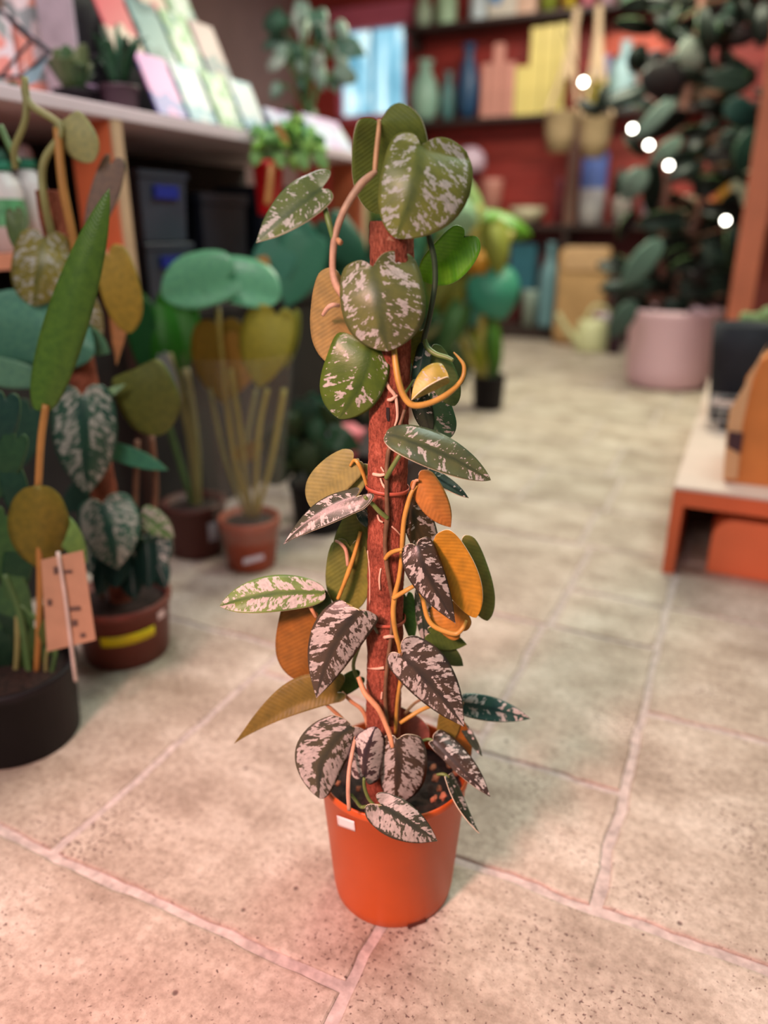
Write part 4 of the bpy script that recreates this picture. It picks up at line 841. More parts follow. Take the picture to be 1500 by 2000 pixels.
# ---- yellow-stalked plant to the right of the pole, small black pot
c = FL(952, 800); c = FL(952, 797); DG = c.dot(HD)
pg = thing('potted_plant', c, 'tall yellow green plant in a small black pot right of the pole', 'plant')
add_pot(pg, c, .082, .092, .19, BLACKP)
for pts, r, m in (([(945, 740), (945, 660), (925, 520), (930, 400)], .030, 'yel'), ([(955, 740), (960, 660), (965, 560)], .028, 'grn'), ([(950, 740), (930, 690), (850, 560), (830, 500)], .02, 'olive'), ([(940, 740), (900, 640), (980, 540)], .018, 'yel'), ([(830, 660), (890, 610), (950, 560)], .018, 'olive'), ([(958, 740), (940, 600), (1000, 450)], .02, 'yel')):
    bgstem(pg, pts, r, LS[m], DG)
for (b, t, wa, wb, cl, f) in (((930, 470), (915, 350), 26, 30, (.28, .42, .16), 'top'), ((890, 450), (900, 380), 40, 40, (.30, .48, .32), 'top'), ((950, 430), (1040, 460), 30, 26, (.10, .26, .02), 'top'), ((935, 520), (1000, 600), 34, 40, (.05, .28, .16), 'top'), ((950, 540), (985, 625), 50, 56, (.05, .25, .17), 'top'), ((930, 570), (925, 640), 40, 40, (.06, .24, .20), 'top'), ((925, 500), (945, 540), 24, 24, (.50, .22, .02), 'under'), ((895, 540), (880, 640), 36, 30, (.24, .22, .03), 'under'), ((960, 440), (975, 540), 24, 30, (.26, .28, .05), 'under'), ((930, 650), (945, 745), 20, 26, (.22, .24, .02), 'top'), ((960, 640), (970, 740), 18, 18, (.06, .16, .02), 'top'), ((900, 600), (860, 700), 26, 26, (.05, .12, .04), 'top'), ((870, 480), (845, 600), 34, 34, (.20, .22, .05), 'under'), ((850, 620), (870, 720), 34, 34, (.03, .08, .04), 'top'), ((890, 680), (900, 760), 30, 30, (.06, .10, .04), 'top')):
    o_ = rng.uniform(-.12, .12)
    bgleaf(pg, b, t, wa, wb, cl, DG, off=(o_, o_ - .05, o_), dA=.06, dB=.06, face=f, thick=.003)
# three leafy plants between it and the bushy plant, in a row along the shelf
for (cx, Y, lab, cols, sx) in ((-1.62, 3.55, 'dark leafy plant on the floor beyond the end of the left shelf', [(.02, .07, .04), (.03, .12, .07)], 700), (-1.9, 4.6, 'green plant on the floor behind the yellow stalked plant', [(.05, .14, .03), (.14, .20, .05), (.03, .08, .04)], 830)):
    c = Vector((cx, Y, 0)); D_ = c.dot(HD); t = thing('potted_plant', c, lab, 'plant'); add_pot(t, c, .10, .12, .2, TERRA2)
    b0 = (750 + FPX * (c - CAM).dot(RT) / (c - CAM).dot(FW), 1000 - FPX * (c + Vector((0, 0, .2)) - CAM).dot(UP) / (c + Vector((0, 0, .2)) - CAM).dot(FW))
    bush(t, D_, b0[0], b0[1] - 190, 90, 170, 26, cols, 85, b0, LS['grn'], rng, .2, lim=lambda p, Y=Y: p.x > -2.4 and (p.y > 3.3) and ((p.y < 4.05 and p.x < -1.45) if Y < 4 else (p.y > 4.1 and p.x < -1.55)))

# ================================================================== ON THE LEFT SHELF TOP
def on_top(x, X): p = AX(x, 200, X); return Vector((X, p.y, ZT))
RACKM = mat('dark_iron', (.05, .05, .06), .4, .1, metal=.6)
# geometric terrarium frame
tr = thing('terrarium', on_top(40, -1.78), 'geometric dark metal terrarium frame with small plant inside on shelf', 'terrarium')
tc_ = tr.location
V = [PL(x, y, (tc_ - CAM).dot(HD) + o) for x, y, o in ((0, 20, 0), (98, 100, -.05), (42, 150, 0), (-40, 150, 0), (-60, 60, 0), (60, 80, .14), (0, 150, .14))]
bars = [(0, 1), (1, 2), (2, 3), (3, 4), (4, 0), (0, 5), (1, 5), (5, 6), (2, 6), (3, 6)]
for i, j in bars: obj('frame_bar', tub([V[i], V[j]], .0045, 6, 2), RACKM, tr)
gb = bmesh.new(); gb.faces.new([gb.verts.new(PL(x, y, (tc_ - CAM).dot(HD) - .02)) for x, y in ((98, 100), (42, 150), (56, 166), (72, 158))]); go = obj('glass_pane', gb, mat('pale_blue_glass', (.30, .45, .52), .15, .05), tr, smooth=False); go.modifiers.new('t', 'SOLIDIFY').thickness = .003
MOSS = [(.12, .18, .07), (.07, .13, .06), (.20, .24, .12)]
def small_plant(x, X, r, hgt, pm, n, size, cols, label, grass=False, name='small_potted_plant', group=None):
    c = on_top(x, X); t = thing(name, c, label, 'plant', group); add_pot(t, c, r * .8, r, hgt, pm, rim=.012)
    D = (c - CAM).dot(HD); top = c + Vector((0, 0, hgt * .9))
    for k in range(n):
        a = 2 * math.pi * k / n + rng.uniform(-.3, .3); out = rng.uniform(.3, 1.0) * size; hh = size * rng.uniform(.5, 1.25)
        p0 = top + Vector((math.cos(a), math.sin(a), 0)) * r * .3; p2 = top + Vector((math.cos(a) * out * .7, math.sin(a) * out * .7, hh))
        side = (p2 - p0).cross(Vector((0, 0, 1)).lerp(Vector((math.sin(a), .3, .2)), .3)).normalized() * size * (.07 if grass else .22)
        bm = bmesh.new(); pr_ = []
        for i in range(7):
            f = i / 6; m_ = p0.lerp(p2, f) + Vector((0, 0, size * .25 * math.sin(f * math.pi))); w = math.sin(math.pi * (f * .92 + .06)) ** .8
            pr_.append((bm.verts.new(m_ - side * w), bm.verts.new(m_ + Vector((0, 0, .004)) * w), bm.verts.new(m_ + side * w)))
        for a_, b_ in zip(pr_, pr_[1:]):
            bm.faces.new((a_[0], a_[1], b_[1], b_[0])); bm.faces.new((a_[1], a_[2], b_[2], b_[1]))
        o = obj('leaf', bm, [GREEN_LEAF], t); o.color = (*rng.choice(cols), .5); o.modifiers.new('t', 'SOLIDIFY').thickness = .002
        bmq = o.data.uv_layers.new(name='UVMap')
    return t
DARKPOT = mat('aubergine_pot', (.045, .018, .028), .5, .1)
small_plant(236, -1.72, .055, .075, DARKPOT, 22, .14, [(.03, .09, .05), (.05, .14, .08), (.02, .06, .03)], 'spiky green plant in dark aubergine pot on the shelf', True)
small_plant(150, -1.82, .06, .06, BLACKP, 18, .10, MOSS, 'low mossy plant in black pot beside the terrarium')
small_plant(166, -1.88, .04, .09, mat('lilac_pot', (.40, .30, .42), .5), 14, .06, [(.20, .28, .20), (.10, .16, .10)], 'grey green plant in lilac pot behind the mossy plant')
small_plant(30, -1.80, .03, .03, BLACKP, 14, .02, MOSS, 'tiny green plant inside the metal terrarium', name='terrarium_plant')
# flat packs standing at the back of the shelf
def flat(x, X, w, hgt, dep, m, label, cat='box', name='seed_box', group=None, rotz=math.radians(90), tilt=0):
    c = on_top(x, X); return box_thing(name, c, (w, dep, hgt), m, label, cat, group, rotz, tilt)
def speck(name, c1, c2, c3, s=30):
    m, nt, b = newmat(name); L = nt.links.new; tc = nd(nt, 'ShaderNodeTexCoord'); v = nd(nt, 'ShaderNodeTexVoronoi'); v.inputs['Scale'].default_value = s; L(tc.outputs['Object'], v.inputs['Vector'])
    sp = nd(nt, 'ShaderNodeSeparateXYZ'); L(v.outputs['Color'], sp.inputs[0]); r = ramp(nt, [(0, c1), (.45, c2), (.75, c3)], 'CONSTANT'); L(sp.outputs[0], r.inputs[0]); L(r.outputs[0], b.inputs['Base Color']); b.inputs['Roughness'].default_value = .45; return m
FLOR = speck('floral_print', (.78, .66, .68), (.80, .30, .25), (.30, .34, .32), 26); FLOR2 = speck('floral_print_coral', (.85, .36, .28), (.80, .68, .68), (.34, .38, .38), 22)
flat(-20, -2.14, .20, .30, .05, FLOR, 'coral and white floral box at the left end of the shelf')
flat(90, -2.14, .17, .36, .05, FLOR2, 'coral floral box standing behind the terrarium')
flat(170, -2.14, .15, .32, .05, FLOR, 'white floral box standing behind the mossy plant')
flat(238, -2.14, .17, .36, .05, mat('rose_card', (.62, .20, .24), .5, .1), 'plain rose red box standing behind the spiky plant')
flat(292, -2.14, .08, .30, .05, mat('royal_blue_card', (.05, .13, .42), .5, .1), 'narrow royal blue box behind the card rack')
# sloping card display: rows of cards, each leaning back
def card(xa, ya, xb, yb, X, m, label, hgt, group=None, lean=.45, name='greeting_card'):
    p0, p1 = AX(xa, ya, X), AX(xb, yb, X)
    z = ZT if abs((p0.z + p1.z) / 2 - ZT) < .05 else p0.z
    w = abs(p1.y - p0.y); bm = bmesh.new()
    g = box(bm, (-.006, -w / 2, 0), (.006, w / 2, hgt)); bmesh.ops.rotate(bm, verts=g, cent=(0, 0, 0), matrix=Matrix.Rotation(-lean, 3, 'Y'))
    o = obj(name, bm, m, None, smooth=False, bevel=.002); o.location = (X, (p0.y + p1.y) / 2, z + .004); return tag(o, label, 'card', group)
rackx = -1.66
y0 = AX(322, 250, -1.64).y; y1 = AX(540, 280, -1.64).y
rk = thing('card_rack', (-1.9, (y0 + y1) / 2, ZT), 'stepped dark card rack holding rows of cards on the shelf', 'rack')
for k, (X, z) in enumerate(((-1.66, 0), (-1.80, .17), (-1.94, .36))):
    obj('rack_ledge', bxm((X - .10, y0 - .02, ZT + z), (X + .02, y1 + .02, ZT + z + .008)), RACKM, rk, smooth=False)
    if k: obj('rack_riser', bxm((X - .005, y0 - .02, ZT), (X + .005, y1 + .02, ZT + z)), RACKM, rk, smooth=False)
obj('rack_side', bxm((-2.06, y0 - .028, ZT), (-1.92, y0 - .02, ZT + .62)), mat('pale_rack_side', (.42, .36, .40), .4), rk, smooth=False)
CARDM = [speck('card_lilac_pink', (.16, .13, .40), (.50, .20, .46), (.08, .20, .30), 16), speck('card_green_floral', (.16, .30, .14), (.42, .46, .42), (.05, .17, .14), 34), speck('card_pale_blue', (.16, .30, .40), (.42, .46, .50), (.08, .18, .26), 20), speck('card_cream_red', (.46, .36, .28), (.42, .05, .07), (.16, .14, .14), 12), speck('card_teal', (.02, .08, .09), (.10, .20, .20), (.40, .46, .46), 20), speck('card_navy', (.02, .03, .08), (.30, .16, .18), (.44, .48, .54), 12)]
names = ['lilac and pink', 'green floral', 'pale blue', 'cream and red', 'dark teal', 'navy and white']
lev = ['bottom', 'middle', 'top']
for k, (X, z) in enumerate(((-1.665, .010), (-1.805, .180), (-1.945, .370))):
    n = 4; order = ([0, 2, 1, 2], [3, 4, 1, 5], [2, 5, 3, 1])[k]
    for i in range(n):
        ya, yb_ = y0 + (y1 - y0) * (i + .06) / n, y0 + (y1 - y0) * (i + .94) / n
        bm = bmesh.new(); g = box(bm, (-.004, -(yb_ - ya) / 2, 0), (.004, (yb_ - ya) / 2, (.185, .205, .27)[k])); bmesh.ops.rotate(bm, verts=g, cent=(0, 0, 0), matrix=Matrix.Rotation(-.42, 3, 'Y'))
        o = obj('greeting_card', bm, CARDM[order[i]], None, smooth=False, bevel=.0015); o.location = (X, (ya + yb_) / 2, ZT + z + .002)
        tag(o, f"{names[order[i]]} card, {['first', 'second', 'third', 'last'][i]} from the left on the rack's {lev[k]} ledge", 'card', 'cards on the display rack')
# lilac booklets further along, leaning
BOOKL = speck('booklet_lilac', (.42, .46, .62), (.46, .30, .54), (.50, .54, .64), 9)
for (xa, xb, lab, h_) in ((548, 604, 'lilac and blue booklet leaning on the shelf behind the hanging pot', .13), (622, 690, 'lilac and pale blue booklet near the far end of the shelf', .15)):
    pA, pB = AX(xa, 270, -1.66), AX(xb, 290, -1.66); w = pB.y - pA.y
    bm = bmesh.new(); g = box(bm, (-.008, -w / 2, 0), (.008, w / 2, h_)); bmesh.ops.rotate(bm, verts=g, cent=(0, 0, 0), matrix=Matrix.Rotation(-.6, 3, 'Y'))
    o = obj('booklet', bm, BOOKL, None, smooth=False, bevel=.002); o.location = (-1.66, (pA.y + pB.y) / 2, ZT + .005); tag(o, lab, 'booklet')
    bb = bmesh.new(); q = [bb.verts.new(v) for v in ((-1.70, pA.y + .02, ZT), (-1.80, pA.y + .02, ZT), (-1.76, pA.y + .02, ZT + .12), (-1.70, pB.y - .02, ZT), (-1.80, pB.y - .02, ZT), (-1.76, pB.y - .02, ZT + .12))]
    for f in ((0, 1, 2), (3, 4, 5), (0, 1, 4, 3), (1, 2, 5, 4), (0, 2, 5, 3)): bb.faces.new([q[i] for i in f])
    tag(obj('booklet_stand', bb, RACKM, smooth=False), 'small dark wedge stand behind the ' + ('nearer' if xa < 600 else 'farther') + ' lilac booklet', 'stand')
# tall grey-green foliage plant standing behind the booklets and others at the far end
c = Vector((-1.95, 2.95, ZT)); D_ = (c - CAM).dot(HD); t = thing('potted_plant', c, 'tall silvery green plant at the far end of the shelf top', 'plant'); add_pot(t, c, .06, .075, .11, DARKPOT)
bush(t, D_, 600, 110, 75, 110, 44, [(.10, .20, .15), (.25, .36, .30), (.05, .12, .08), (.40, .48, .42)], 42, (600, 230), LS['grn'], rng, .12, lim=lambda p: p.z > ZT + .02 and (p.x < -1.83 or p.z > ZT + .2) and p.y > 2.70 and (p.y < 3.08 or p.z > ZT + .22))
c = Vector((-1.92, 3.175, ZT)); D_ = (c - CAM).dot(HD); t = thing('potted_plant', c, 'low dark green plant beside the window on the shelf end', 'plant'); add_pot(t, c, .05, .06, .08, DARKPOT)
bush(t, D_, pxof(c)[0], pxof(c)[1] - 60, 60, 35, 24, [(.03, .10, .05), (.05, .15, .07), (.02, .06, .03)], 40, pxof(c + Vector((0, 0, .07))), LS['grn'], rng, .08, lim=lambda p: p.z > ZT + .01 and p.x < -1.82 and p.y > 3.10)
# hanging red pot with trailing pothos
ch = AX(525, 360, -1.54); hp = thing('hanging_pot', Vector((ch.x, ch.y, 1.0)), 'glossy red pot with trailing light green foliage hung on the shelf edge', 'plant pot')
REDP = mat('glossy_red', (.50, .008, .012), .3, .05)
obj('pot', lat(pot_prof(.042, .052, .17, .02), hp.location, 36), REDP, hp); obj('soil', lat([(0, .15), (.047, .15)], hp.location, 24), SOIL, hp)
hk = hp.location
obj('hook', tub([hk + Vector((-.045, 0, .165)), hk + Vector((-.05, 0, .24)), hk + Vector((-.062, 0, .275)), hk + Vector((-.085, 0, .268))], .003, 8), RACKM, hp)
Dh = (hk - CAM).dot(HD)
bush(hp, Dh, 552, 265, 66, 46, 40, [(.20, .44, .08), (.30, .54, .14), (.14, .34, .10), (.14, .40, .22)], 30, (528, 315), LS['grn'], rng, .06, lim=lambda p: p.x > -1.59)
for (b_, t_) in (((500, 300), (497, 325)), ((585, 300), (600, 335)), ((620, 300), (640, 335)), ((545, 300), (550, 330))): bgleaf(hp, b_, t_, 12, 12, (.16, .34, .10), Dh, off=(-.06, -.06, -.06))
bgleaf(hp, (540, 245), (565, 285), 7, 7, (.42, .22, .06), Dh, face='under', off=(-.10, -.10, -.10))
bgstem(hp, [(530, 320, -.04), (528, 350, -.06), (522, 400, -.07)], .011, LS['org'], Dh)
# ================================================================== BACK WALL SHELVES AND GOODS
YB = 7.27
DSH = mat('dark_shelf_board', (.035, .018, .016), .6, .2, 6)
bs = thing('display_shelf', (-1.4, 7.15, 1.86), 'dark upper shelf board with yellow packs on the red wall', 'shelf')
ZA, ZB, ZC = 1.875, 2.62, 1.00
obj('board', bxm((-3.1, 6.97, ZA - .035), (.6, YB, ZA)), DSH, bs, smooth=False)
for x in (-3.0, -1.75, -.5): obj('bracket', bxm((x, 7.0, ZA - .16), (x + .03, YB, ZA - .035)), DSH, bs, smooth=False)
bs2 = thing('display_shelf', (-1.4, 7.15, 2.6), 'dark topmost shelf board high on the red wall', 'shelf')
obj('board', bxm((-3.1, 6.97, ZB - .035), (1.4, YB, ZB)), DSH, bs2, smooth=False)
for x in (-3.05, -1.42, -.5): obj('bracket', bxm((x, 7.0, ZB - .16), (x + .03, YB, ZB - .035)), DSH, bs2, smooth=False)
bs3 = thing('low_shelf_unit', (-1.4, 7.1, 0), 'dark low shelf unit standing against the red wall', 'shelf')
obj('board', bxm((-3.4, 6.98, ZC - .04), (1.6, YB, ZC)), DSH, bs3, smooth=False)
obj('base_board', bxm((-3.4, 6.98, 0), (1.6, YB, .12)), DSH, bs3, smooth=False)
obj('inner_board', bxm((-3.36, 7.11, .41), (-1.55, 7.25, .43)), DSH, bs3, smooth=False)
for x in (-3.4, -1.55, -.2, 1.56): obj('upright', bxm((x, 7.0, .12), (x + .04, YB, ZC - .04)), DSH, bs3, smooth=False)
obj('back_panel', bxm((-3.36, YB - .02, .12), (1.56, YB, ZC - .04)), mat('dark_red_back', (.10, .012, .012), .7, .2), bs3, smooth=False)
ob = obj('upright_post', bxm((-1.55, 6.99, ZC), (-1.47, 7.06, ZA - .040)), mat('brown_post', (.16, .08, .06), .7, .2), bs3, smooth=False)
def wx(x, y, Y=7.08): return AY(x, y, Y)
def good(kind, x, y0, y1, w, z, m, label, cat, name, Y=7.1, group=None, m2=None):
    """an item whose top and bottom are seen at y0, y1, standing on the board of height z"""
    p = AY(x, (y0 + y1) / 2, Y); dpt = (p - CAM).dot(FW); W = w * dpt / FPX; Hh = max(.04, (y1 - y0) * dpt / FPX * 1.02)
    c = Vector((p.x, Y, z + .0015)); r = W / 2; r = min(r, .16)
    if kind == 'box': return box_thing(name, c, (W, min(.14, W), Hh), m, label, cat, group, bevel=.006)
    if kind == 'can':
        t = thing(name, c, label, cat, group)
        obj('body', lat([(0, 0), (r, 0), (r, Hh * .5)], c, 24), m, t); obj('upper', lat([(r, Hh * .5), (r, Hh * .97), (r * .9, Hh), (0, Hh)], c, 24), m2 or m, t); return t
    prof = {'bottle': [(0, 0), (r * .95, 0), (r, Hh * .04), (r, Hh * .60), (r * .85, Hh * .70), (r * .4, Hh * .80), (r * .38, Hh * .96), (r * .45, Hh), (0, Hh)],
            'vase': [(0, 0), (r * .55, 0), (r * .85, Hh * .15), (r, Hh * .40), (r * .8, Hh * .65), (r * .42, Hh * .82), (r * .42, Hh * .92), (r * .6, Hh), (r * .5, Hh * .98), (r * .3, Hh * .8), (0, Hh * .78)],
            'pot': [(0, 0), (r * .7, 0), (r * .98, Hh * .9), (r, Hh), (r * .9, Hh), (r * .8, Hh * .8), (0, Hh * .78)],
            'bowl': [(0, 0), (r * .4, 0), (r * .85, Hh * .5), (r, Hh), (r * .94, Hh), (r * .7, Hh * .5), (0, Hh * .2)],
            'dome': [(0, 0), (r, 0), (r, Hh * .45), (r * .88, Hh * .72), (r * .5, Hh * .94), (0, Hh)]}[kind]
    return lathe_thing(name, c, prof, m, label, cat, group, 26)
C_ = lambda n, c, r=.4, **k: mat(n, c, r, .08, 8, **k)
MINT, NAVYG, PINKC, YEL = C_('mint_ceramic', (.28, .46, .36)), C_('navy_glaze', (.015, .06, .14)), C_('salmon_card', (.66, .30, .24)), C_('yellow_card', (.74, .60, .20))
good('vase', 830, 135, 240, 56, ZA, MINT, 'mint green vase at the left end of the yellow pack shelf', 'vase', 'vase')
good('vase', 875, 155, 240, 30, ZA, C_('teal_ceramic', (.10, .24, .24)), 'dark teal vase beside the mint vase', 'vase', 'vase', Y=7.16)
good('vase', 914, 118, 245, 44, ZA, NAVYG, 'dark navy blue vase left of the pink packs', 'vase', 'vase')
for k, (x, y0, lab) in enumerate(((951, 150, 'salmon pink pack, leftmost of the three beside the navy vase'), (973, 118, 'tallest salmon pink pack beside the navy vase'), (995, 150, 'salmon pink pack next to the yellow packs'))):
    good('box', x, y0, 242, 19, ZA, PINKC, lab, 'box', 'pink_pack', group='salmon packs on the wall shelf', Y=7.1)
for k, (x, y0, w, lab) in enumerate(((1020, 155, 26, 'low yellow pack beside the salmon pink packs'), (1046, 92, 23, 'tall yellow pack, second in its row'), (1070, 90, 22, 'tall yellow pack in the middle of the row'), (1094, 88, 22, 'tall yellow pack at the right end of its row'))):
    good('box', x, y0, 238, w, ZA, YEL, lab, 'box', 'yellow_pack', group='yellow packs on the wall shelf')
good('box', 1170, 130, 225, 36, ZA, C_('lavender_card', (.30, .30, .52)), 'lavender box behind the yellow cup', 'box', 'lavender_box', Y=7.19)
good('pot', 1158, 172, 228, 48, ZA, C_('yellow_cup', (.68, .58, .12)), 'yellow cup on the wall shelf right of the hanging baskets', 'cup', 'cup', Y=7.02)
good('bottle', 1216, 112, 228, 52, ZA, C_('pale_aqua', (.34, .52, .54)), 'pale aqua bottle on the wall shelf beside the yellow cup', 'bottle', 'bottle')
good('box', 1262, 140, 225, 40, ZA, C_('brown_box', (.26, .12, .10)), 'brown box beside the pale aqua bottle', 'box', 'brown_box')
good('pot', 1330, 130, 220, 70, ZA, C_('tan_pot', (.42, .22, .16)), 'tan pot on the wall shelf behind the rubber tree', 'pot', 'ceramic_pot')
# top shelf
for (kd, x, y1, w, hp_, m, lab, cat, nm) in (('vase', 828, 60, 34, 60, C_('pale_green_glaze', (.42, .52, .36)), 'pale green vase at the left end of the topmost shelf', 'vase', 'vase'), ('bottle', 872, 55, 40, 75, C_('light_green_glaze', (.40, .58, .36)), 'light green bottle on the topmost shelf', 'bottle', 'bottle'),
    ('bottle', 935, 52, 34, 62, C_('pale_blue_white', (.58, .66, .68)), 'pale blue white bottle on the topmost shelf', 'bottle', 'bottle'), ('box', 985, 45, 58, 65, speck('cream_blue_print', (.66, .60, .50), (.10, .26, .50), (.66, .60, .50), 9), 'cream box with blue print on the topmost shelf', 'box', 'printed_box'), ('box', 1032, 42, 36, 70, C_('peach_box', (.66, .42, .30)), 'peach box beside the blue printed box on top', 'box', 'peach_box'),
    ('pot', 1072, 38, 38, 40, C_('moss_pot', (.22, .26, .03)), 'yellow green pot on the topmost shelf', 'pot', 'ceramic_pot'), ('pot', 1112, 36, 28, 46, C_('gold_pot', (.58, .42, .04)), 'golden pot on the topmost shelf', 'pot', 'ceramic_pot'), ('pot', 1148, 34, 34, 50, C_('rose_pot', (.66, .20, .24)), 'rose pink pot on the topmost shelf', 'pot', 'ceramic_pot'), ('pot', 1186, 32, 28, 50, C_('pale_pink_pot', (.68, .42, .48)), 'pale pink pot on the topmost shelf', 'pot', 'ceramic_pot'), ('pot', 1222, 30, 32, 40, C_('sage_pot', (.22, .36, .28)), 'sage green pot on the topmost shelf', 'pot', 'ceramic_pot'), ('pot', 1310, 28, 80, 70, C_('slate_pot', (.05, .09, .11)), 'large slate blue pot on the topmost shelf', 'pot', 'ceramic_pot')):
    good(kd, x, y1 - hp_, y1, w, ZB, m, lab, cat, nm)
# lighter orange-red stretch of the wall, added as a separate board
box_thing('orange_wall_panel', (AY(1232, 80, 7.2).x, 7.225, AY(1232, 106, 7.2).z), (.55, .02, .16), mat('orange_red_board', (.60, .085, .035), .5, .1, 5), 'bright orange red panel of the wall above the aqua bottle', 'panel')
# low shelf goods
for (kd, x, y0, y1, w, m, lab, cat, nm, m2) in (('pot', 960, 350, 430, 42, C_('salmon_pot', (.52, .22, .18)), 'salmon pot on the low shelf behind the big variegated leaf', 'pot', 'ceramic_pot', None),
    ('bowl', 1030, 402, 432, 90, C_('cream_bowl', (.60, .54, .38)), 'wide cream bowl on the low shelf', 'bowl', 'bowl', None), ('can', 1156, 330, 455, 50, C_('grey_white_tin', (.58, .58, .64)), 'tin with blue top and white lower half on the low shelf', 'tin', 'tin', C_('blue_tin_top', (.12, .20, .55))),
    ('pot', 1214, 385, 450, 46, speck('floral_pot', (.58, .54, .52), (.46, .30, .34), (.30, .36, .34), 30), 'white floral pot right of the blue topped tin', 'pot', 'ceramic_pot', None), ('pot', 1270, 370, 450, 42, C_('pale_violet_pot', (.50, .42, .56)), 'pale violet pot on the low shelf', 'pot', 'ceramic_pot', None),
    ('pot', 1335, 400, 450, 50, C_('beige_pot', (.48, .38, .28)), 'beige pot on the low shelf behind the rubber tree', 'pot', 'ceramic_pot', None), ('pot', 1385, 395, 440, 36, C_('vivid_orange', (.66, .18, .03)), 'vivid orange pot on the low shelf', 'pot', 'ceramic_pot', None), ('pot', 1092, 350, 430, 16, C_('plum_pot', (.22, .05, .07)), 'plum pot behind the cream bowl', 'pot', 'ceramic_pot', None)):
    good(kd, x, y0, y1, w, ZC, m, lab, cat, nm, m2=m2)
p_ = AY(918, 335, 7.1)
good('dome', 918, 292, 335, 60, p_.z - .0015, C_('lilac_dome', (.58, .42, .52)), 'lilac dome ornament on top of the plum column on the low shelf', 'ornament', 'dome_ornament')
lathe_thing('column_stand', Vector((p_.x, 7.1, ZC + .0015)), [(0, 0), (.09, 0), (.06, .05), (.06, p_.z - ZC - .05), (.10, p_.z - ZC - .003), (0, p_.z - ZC - .003)], C_('plum_column', (.16, .03, .05)), 'plum column stand under the lilac dome on the low shelf', 'stand')
# inside the low unit and on the floor before it
for (kd, x, y0, y1, w, m, lab, cat, nm) in (('box', 1024, 478, 560, 50, C_('petrol_box', (.03, .14, .20)), 'petrol blue box inside the low shelf unit', 'box', 'petrol_box'), ('bottle', 1072, 478, 632, 38, C_('steel_blue', (.14, .28, .33)), 'tall steel blue bottle inside the low shelf unit', 'bottle', 'bottle'), ('pot', 1034, 570, 635, 32, C_('sage_grey', (.30, .38, .34)), 'pale sage pot inside the low shelf unit', 'pot', 'ceramic_pot')):
    good(kd, x, y0, y1, w, .12 if nm != 'petrol_box' else .43, m, lab, cat, nm, Y=7.0 if nm != 'petrol_box' else 7.175)
# kraft bag
c = AY(1130, 660, 6.83); c.z = 0; bagm = mat('kraft_bag', (.46, .27, .12), .8, .12, 10)
kb = thing('paper_bag', c, 'tall brown paper bag standing on the floor before the low shelf', 'bag')
bm = bmesh.new(); g = box(bm, c + Vector((-.20, -.10, 0)), c + Vector((.20, .10, .80)))
bmesh.ops.subdivide_edges(bm, edges=bm.edges, cuts=7, use_grid_fill=True)
for v in bm.verts:
    v.co += noise.noise_vector(v.co * 4) * .022 * (1 if v.co.z > .02 else 0)
    v.co.z = max(v.co.z, .0)
obj('bag_body', bm, bagm, kb)
obj('bag_fold', bxm(c + Vector((-.17, -.115, .62)), c + Vector((.19, .10, .82))), mat('kraft_fold', (.52, .32, .17), .8, .1), kb, smooth=False, bevel=.02)
# cream watering can
c = AY(1152, 690, 6.50); c.z = 0; wc = thing('watering_can', c, 'cream watering can with long spout standing beside the paper bag', 'watering can')
CREAM = mat('cream_enamel', (.62, .62, .36), .4, .06)
obj('body', lat([(0, 0), (.135, 0), (.14, .02), (.12, .22), (.10, .25), (.06, .255), (.055, .24), (0, .23)], c, 32), CREAM, wc)
obj('spout', tub([c + RT * -.10 + Vector((0, 0, .06)), c + RT * -.20 + Vector((0, 0, .16)), c + RT * -.30 + Vector((0, 0, .30))], [.035, .025, .02], 12), CREAM, wc)
obj('handle', tub([c + RT * .11 + Vector((0, 0, .05)), c + RT * .20 + Vector((0, 0, .16)), c + RT * .12 + Vector((0, 0, .33)), c + RT * -.0 + Vector((0, 0, .36)), c + RT * -.06 + Vector((0, 0, .25))], .014, 10), CREAM, wc)
good('pot', 1205, 560, 690, 34, 0, C_('dark_plum', (.05, .012, .04)), 'dark plum pot on the floor between watering can and pink planter', 'pot', 'floor_pot', Y=6.4)
good('pot', 1185, 575, 640, 46, 0, C_('lilac_white', (.55, .45, .56)), 'white lilac pot on the floor behind the watering can', 'pot', 'floor_pot', Y=6.75)
# two woven baskets hung on a beige rope from the top shelf
ROPE, WOV = mat('beige_rope', (.50, .36, .22), .9, .2, 90, .5), mat('woven_straw', (.40, .28, .16), .9, .3, 70, .8)
hb = AY(1128, 270, 6.7)
for (x, y, lab) in ((1094, 258, 'woven straw basket hung on rope, nearer the yellow packs'), (1162, 268, 'woven straw basket hung on rope below the yellow cup')):
    p = AY(x, y, 6.60); t = thing('hanging_basket', p - Vector((0, 0, .15)), lab, 'basket', None)
    obj('basket', lat([(0, 0), (.08, .005), (.115, .12), (.13, .28), (.138, .29), (.125, .28), (.11, .12), (0, .03)], p - Vector((0, 0, .15)), 28), WOV, t)
    top = Vector((AY(1134, 60, 6.72).x + (x - 1128) * .0025, 6.93, ZB - .02))
    for s in (-1, 1): obj('rope', tub([p + Vector((s * .125, 0, .13)), p.lerp(top, .5) + Vector((s * .05, 0, 0)), top], .014, 8), ROPE, t)
    obj('strap', tub([p.lerp(top, .42), p.lerp(top, .7), top], .03, 8), ROPE, t)
